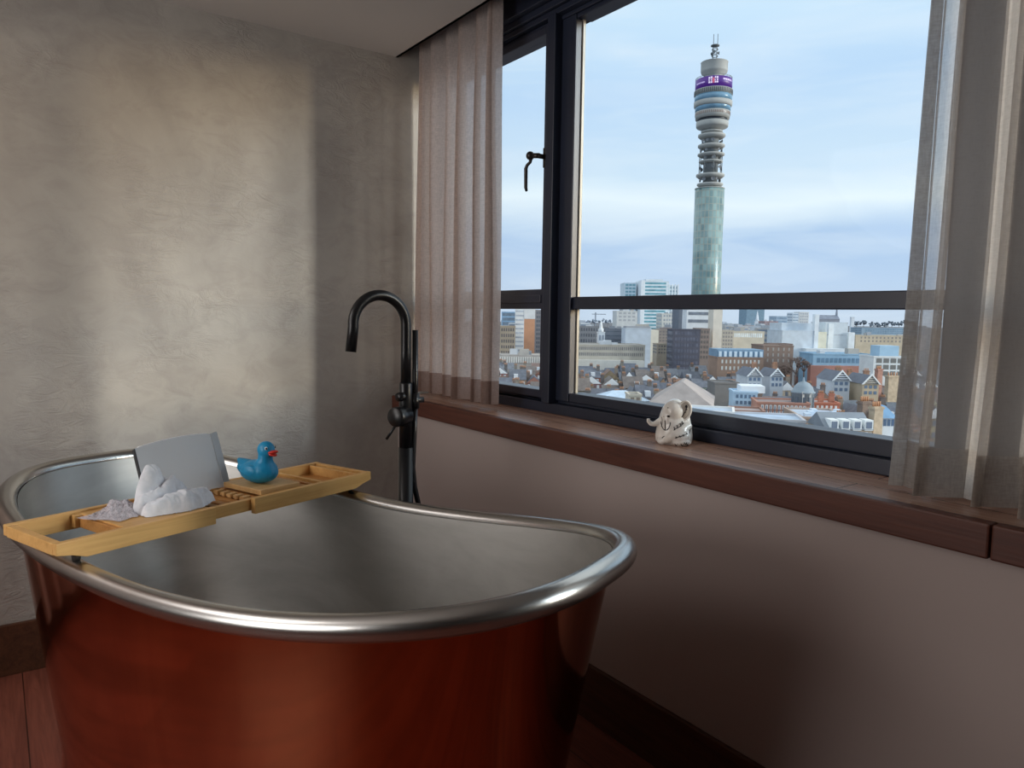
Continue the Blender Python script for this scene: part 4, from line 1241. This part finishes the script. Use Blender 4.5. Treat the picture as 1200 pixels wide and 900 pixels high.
# skyline blocks far away
for i in range(170):
    D = rnd.choice((560,620,680,750,820,900,1000,1120,1250,1500))
    px = rnd.uniform(585, 1080)
    if 800 < px < 850 and D < 600: continue
    wpx = rnd.uniform(9, 24)*500/D + 4
    py = 376 + (px-600)*0.0138 + rnd.uniform(-2.5, 9.0)*520/D + (3 if D < 700 else 0)
    tone = rnd.choice(((190,186,180),(166,160,156),(148,128,118),(206,210,214),(126,132,142)))
    A = at(px,py,D)
    rr_ = max(wpx*D/FPX/2, 8)*1.25
    if any((A.x-ox)**2+(A.y-oy)**2 < (rr_+orad)**2 for ox, oy, orad in OCC) or (D > 780 and (670 < px < 742 or 990 < px < 1070)): continue
    OCC.append((A.x, A.y, rr_))
    root = empty('distant_block', (A.x,A.y,GZ), RA0+rnd.uniform(-.3,.3))
    tag(root,'hazy distant city block on or just under the skyline','building','hazy distant blocks along the skyline')
    hw = wpx*D/FPX/2; h = A.z-GZ
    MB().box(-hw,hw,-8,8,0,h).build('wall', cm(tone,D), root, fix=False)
    wr = MB()
    for fl in range(3): wr.box(-hw*.9,hw*.9,-8.1,-7.9,h-2.6-fl*3.6,h-1.0-fl*3.6)
    wr.build('window_bands', cm((110,122,138),D,.1,.4), root, fix=False)
    if rnd.random()<.5: MB().box(-hw*.5,hw*.3,-4,4,h,h+2.2).build('roof_plant', cm((150,154,160),D), root, fix=False)

# trees
def blob_tree(label, px, py, D, r, col, grp=None, n=40):
    p = at(px,py,D)
    root = empty('tree',(p.x,p.y,GZ)); tag(root,label,'tree',grp)
    b = MB(); hh = p.z-GZ
    for i in range(n):
        a = rnd.uniform(0,2*pi); q = rnd.random()**.5*r
        b.ball((q*cos(a),q*sin(a),hh-r*.7+rnd.uniform(-r*.6,r*.5)), rnd.uniform(.2,.4)*r, seg=7, rings=5)
    b.build('foliage', cm(col,D,.3,.9,.4), root, fix=False)
    MB().tube([(0,0,0),(0,0,hh-r*.8)],r*.08,n=6).build('trunk', cm((80,70,62),D), root, fix=False)
for i in range(9):
    blob_tree('dark tree on the distant hill at the right of the skyline', 1004+i*8.3, 376+rnd.uniform(-1.5,2.5)-(2 if i>4 else 0), 850, 3.6, (66,74,84), 'dark trees on the skyline hill', 18)
for i in range(7):
    blob_tree('grey-brown tree on the skyline left of the hospital', 681+i*8.0, 373+abs(i-3)*.9, 900, 3.6, (104,112,124), 'grey trees on the skyline left of the hospital', 14)
def bare_tree(label, px, py, D, H):
    p = at(px,py,D); root = empty('bare_tree',(p.x,p.y,GZ)); tag(root,label,'tree','bare winter trees before the brown brick block')
    hh = p.z-GZ; b = MB()
    def br(p0,d,L,r,k):
        p1 = p0+d*L
        b.tube([p0,p1],[r,r*.65],n=5)
        if k:
            for _ in range(4):
                nd = (d+Vector((rnd.uniform(-.8,.8),rnd.uniform(-.8,.8),rnd.uniform(-.1,.5)))).normalized()
                br(p1,nd,L*.68,r*.6,k-1)
    br(Vector((0,0,hh-H)),Vector((0,0,1)),H*.32,.35,4)
    b.build('branches', cm((116,92,80),D,.1,.9), root, fix=False)
    MB().tube([(0,0,0),(0,0,hh-H)],.4,n=6).build('trunk', cm((96,78,68),D), root, fix=False)
for px,py in ((934,410),(943,416),(918,420)): bare_tree('bare brown winter tree before the bulky brown brick block',px,py,286,14)
p_ = at(698,366,1000)
cr_ = empty('tower_crane',(p_.x,p_.y,GZ),RA0); tag(cr_,'tiny tower crane on the skyline left of the hospital','crane')
hh = p_.z-GZ
MB().box(-.8,.8,-.8,.8,0,hh).build('crane_mast', cm((110,116,126),1000), cr_, fix=False)
MB().box(-5,14,-.5,.5,hh-3,hh-2).build('crane_jib', cm((110,116,126),1000), cr_, fix=False)


# ---------------------------------------------------------------- world and lights
world = bpy.data.worlds.new('sky'); SC.world = world
world.use_nodes = True
wt = world.node_tree; wt.nodes.clear()
class WN(NT):
    def __init__(self, t): self.t = t; self.out = self.n('ShaderNodeOutputWorld')
w = WN(wt)
tc = w.n('ShaderNodeTexCoord')
sep = w.n('ShaderNodeSeparateXYZ', i0=tc.outputs['Generated'])
el_ = sep.outputs[2]
mp = w.n('ShaderNodeMapping'); wt.links.new(tc.outputs['Generated'], mp.inputs[0])
mp.inputs['Scale'].default_value = (1.6, 1.6, 9.0)
cn = w.noise(mp.outputs[0], 1.5, 5, 0.5, 0.4)
warp = w.math('ADD', el_, w.math('MULTIPLY', w.math('SUBTRACT', cn, 0.5), 0.085))
skyc = w.ramp(w.math('ADD', w.math('MULTIPLY', warp, 1.0), 0.1), [
    (0.00, lin(196,208,222)), (0.10, lin(198,214,234)), (0.15, lin(188,210,238)), (0.195, lin(176,203,236)),
    (0.25, lin(230,244,254)), (0.29, lin(206,228,248)), (0.38, lin(190,218,248)), (0.50, lin(208,233,253)),
    (0.62, (0.95,1.02,1.08,1)), (1.0, (1.1,1.12,1.15,1))])
mp2 = w.n('ShaderNodeMapping'); wt.links.new(tc.outputs['Generated'], mp2.inputs[0])
mp2.inputs['Scale'].default_value = (2.2, 2.2, 12.0)
cn2 = w.noise(mp2.outputs[0], 2.2, 6, 0.55, 0.6)
cl_ = w.ramp(cn2, [(0.42, (0,0,0,1)), (0.75, (1,1,1,1))])
skyc = w.mix(w.math('MULTIPLY', cl_, 0.40), skyc, lin(232,242,252))
bg = w.n('ShaderNodeBackground', Color=skyc, Strength=1.08)
wt.links.new(bg.outputs[0], w.out.inputs[0])

def sun(name, az, elv, ang, strength, color):
    l = bpy.data.lights.new(name, 'SUN'); l.energy = strength; l.angle = radians(ang); l.color = color
    o = bpy.data.objects.new(name, l); COL.objects.link(o)
    d = Vector((cos(radians(az))*cos(radians(elv)), sin(radians(az))*cos(radians(elv)), sin(radians(elv))))
    o.rotation_euler = d.to_track_quat('Z', 'Y').to_euler()
    return o
# low sun behind thin cloud: a tall soft glow, golden near the horizon and paler above
for elv, s, c in ((1.6, 0.26, (1.0,0.68,0.36)), (4.0, 0.34, (1.0,0.77,0.50)), (6.8, 0.34, (1.0,0.88,0.72)), (10.0, 0.32, (0.93,0.94,0.92)),
                  (13.5, 0.32, (0.84,0.93,1.0)), (17.5, 0.30, (0.80,0.91,1.0)), (22.0, 0.28, (0.78,0.90,1.0))):
    sun('low_sun', 34.0, elv, 3.0, s*0.92, c)
    sun('wall_fill_sun', 40.5, elv+1.0, 6.0, s*0.68, c)  # second suns added to brighten the far left of the plaster wall

def area(name, loc, target, size, power, color):
    l = bpy.data.lights.new(name, 'AREA'); l.shape = 'DISK'; l.size = size; l.energy = power; l.color = color
    o = bpy.data.objects.new(name, l); COL.objects.link(o)
    o.location = loc
    o.rotation_euler = (Vector(loc)-Vector(target)).to_track_quat('Z', 'Y').to_euler()
    return o
area('window_wall_fill', (0.7, -2.7, 2.2), (1.2, 0.0, 0.45), 1.2, 15, (1.0, 0.955, 0.93))  # unseen fill added overhead to brighten the wall under the sill
area('rear_fill', (1.2, -4.2, 1.95), (1.0, 0.0, 0.6), 2.0, 12, (1.0, 0.955, 0.93))  # unseen soft fill added at the room's rear, aimed at the window wall
area('ceiling_fill', (1.5, -3.3, 1.2), (1.2, -1.4, 2.35), 1.4, 24, (1.0, 0.96, 0.93))  # unseen uplight added to brighten the ceiling
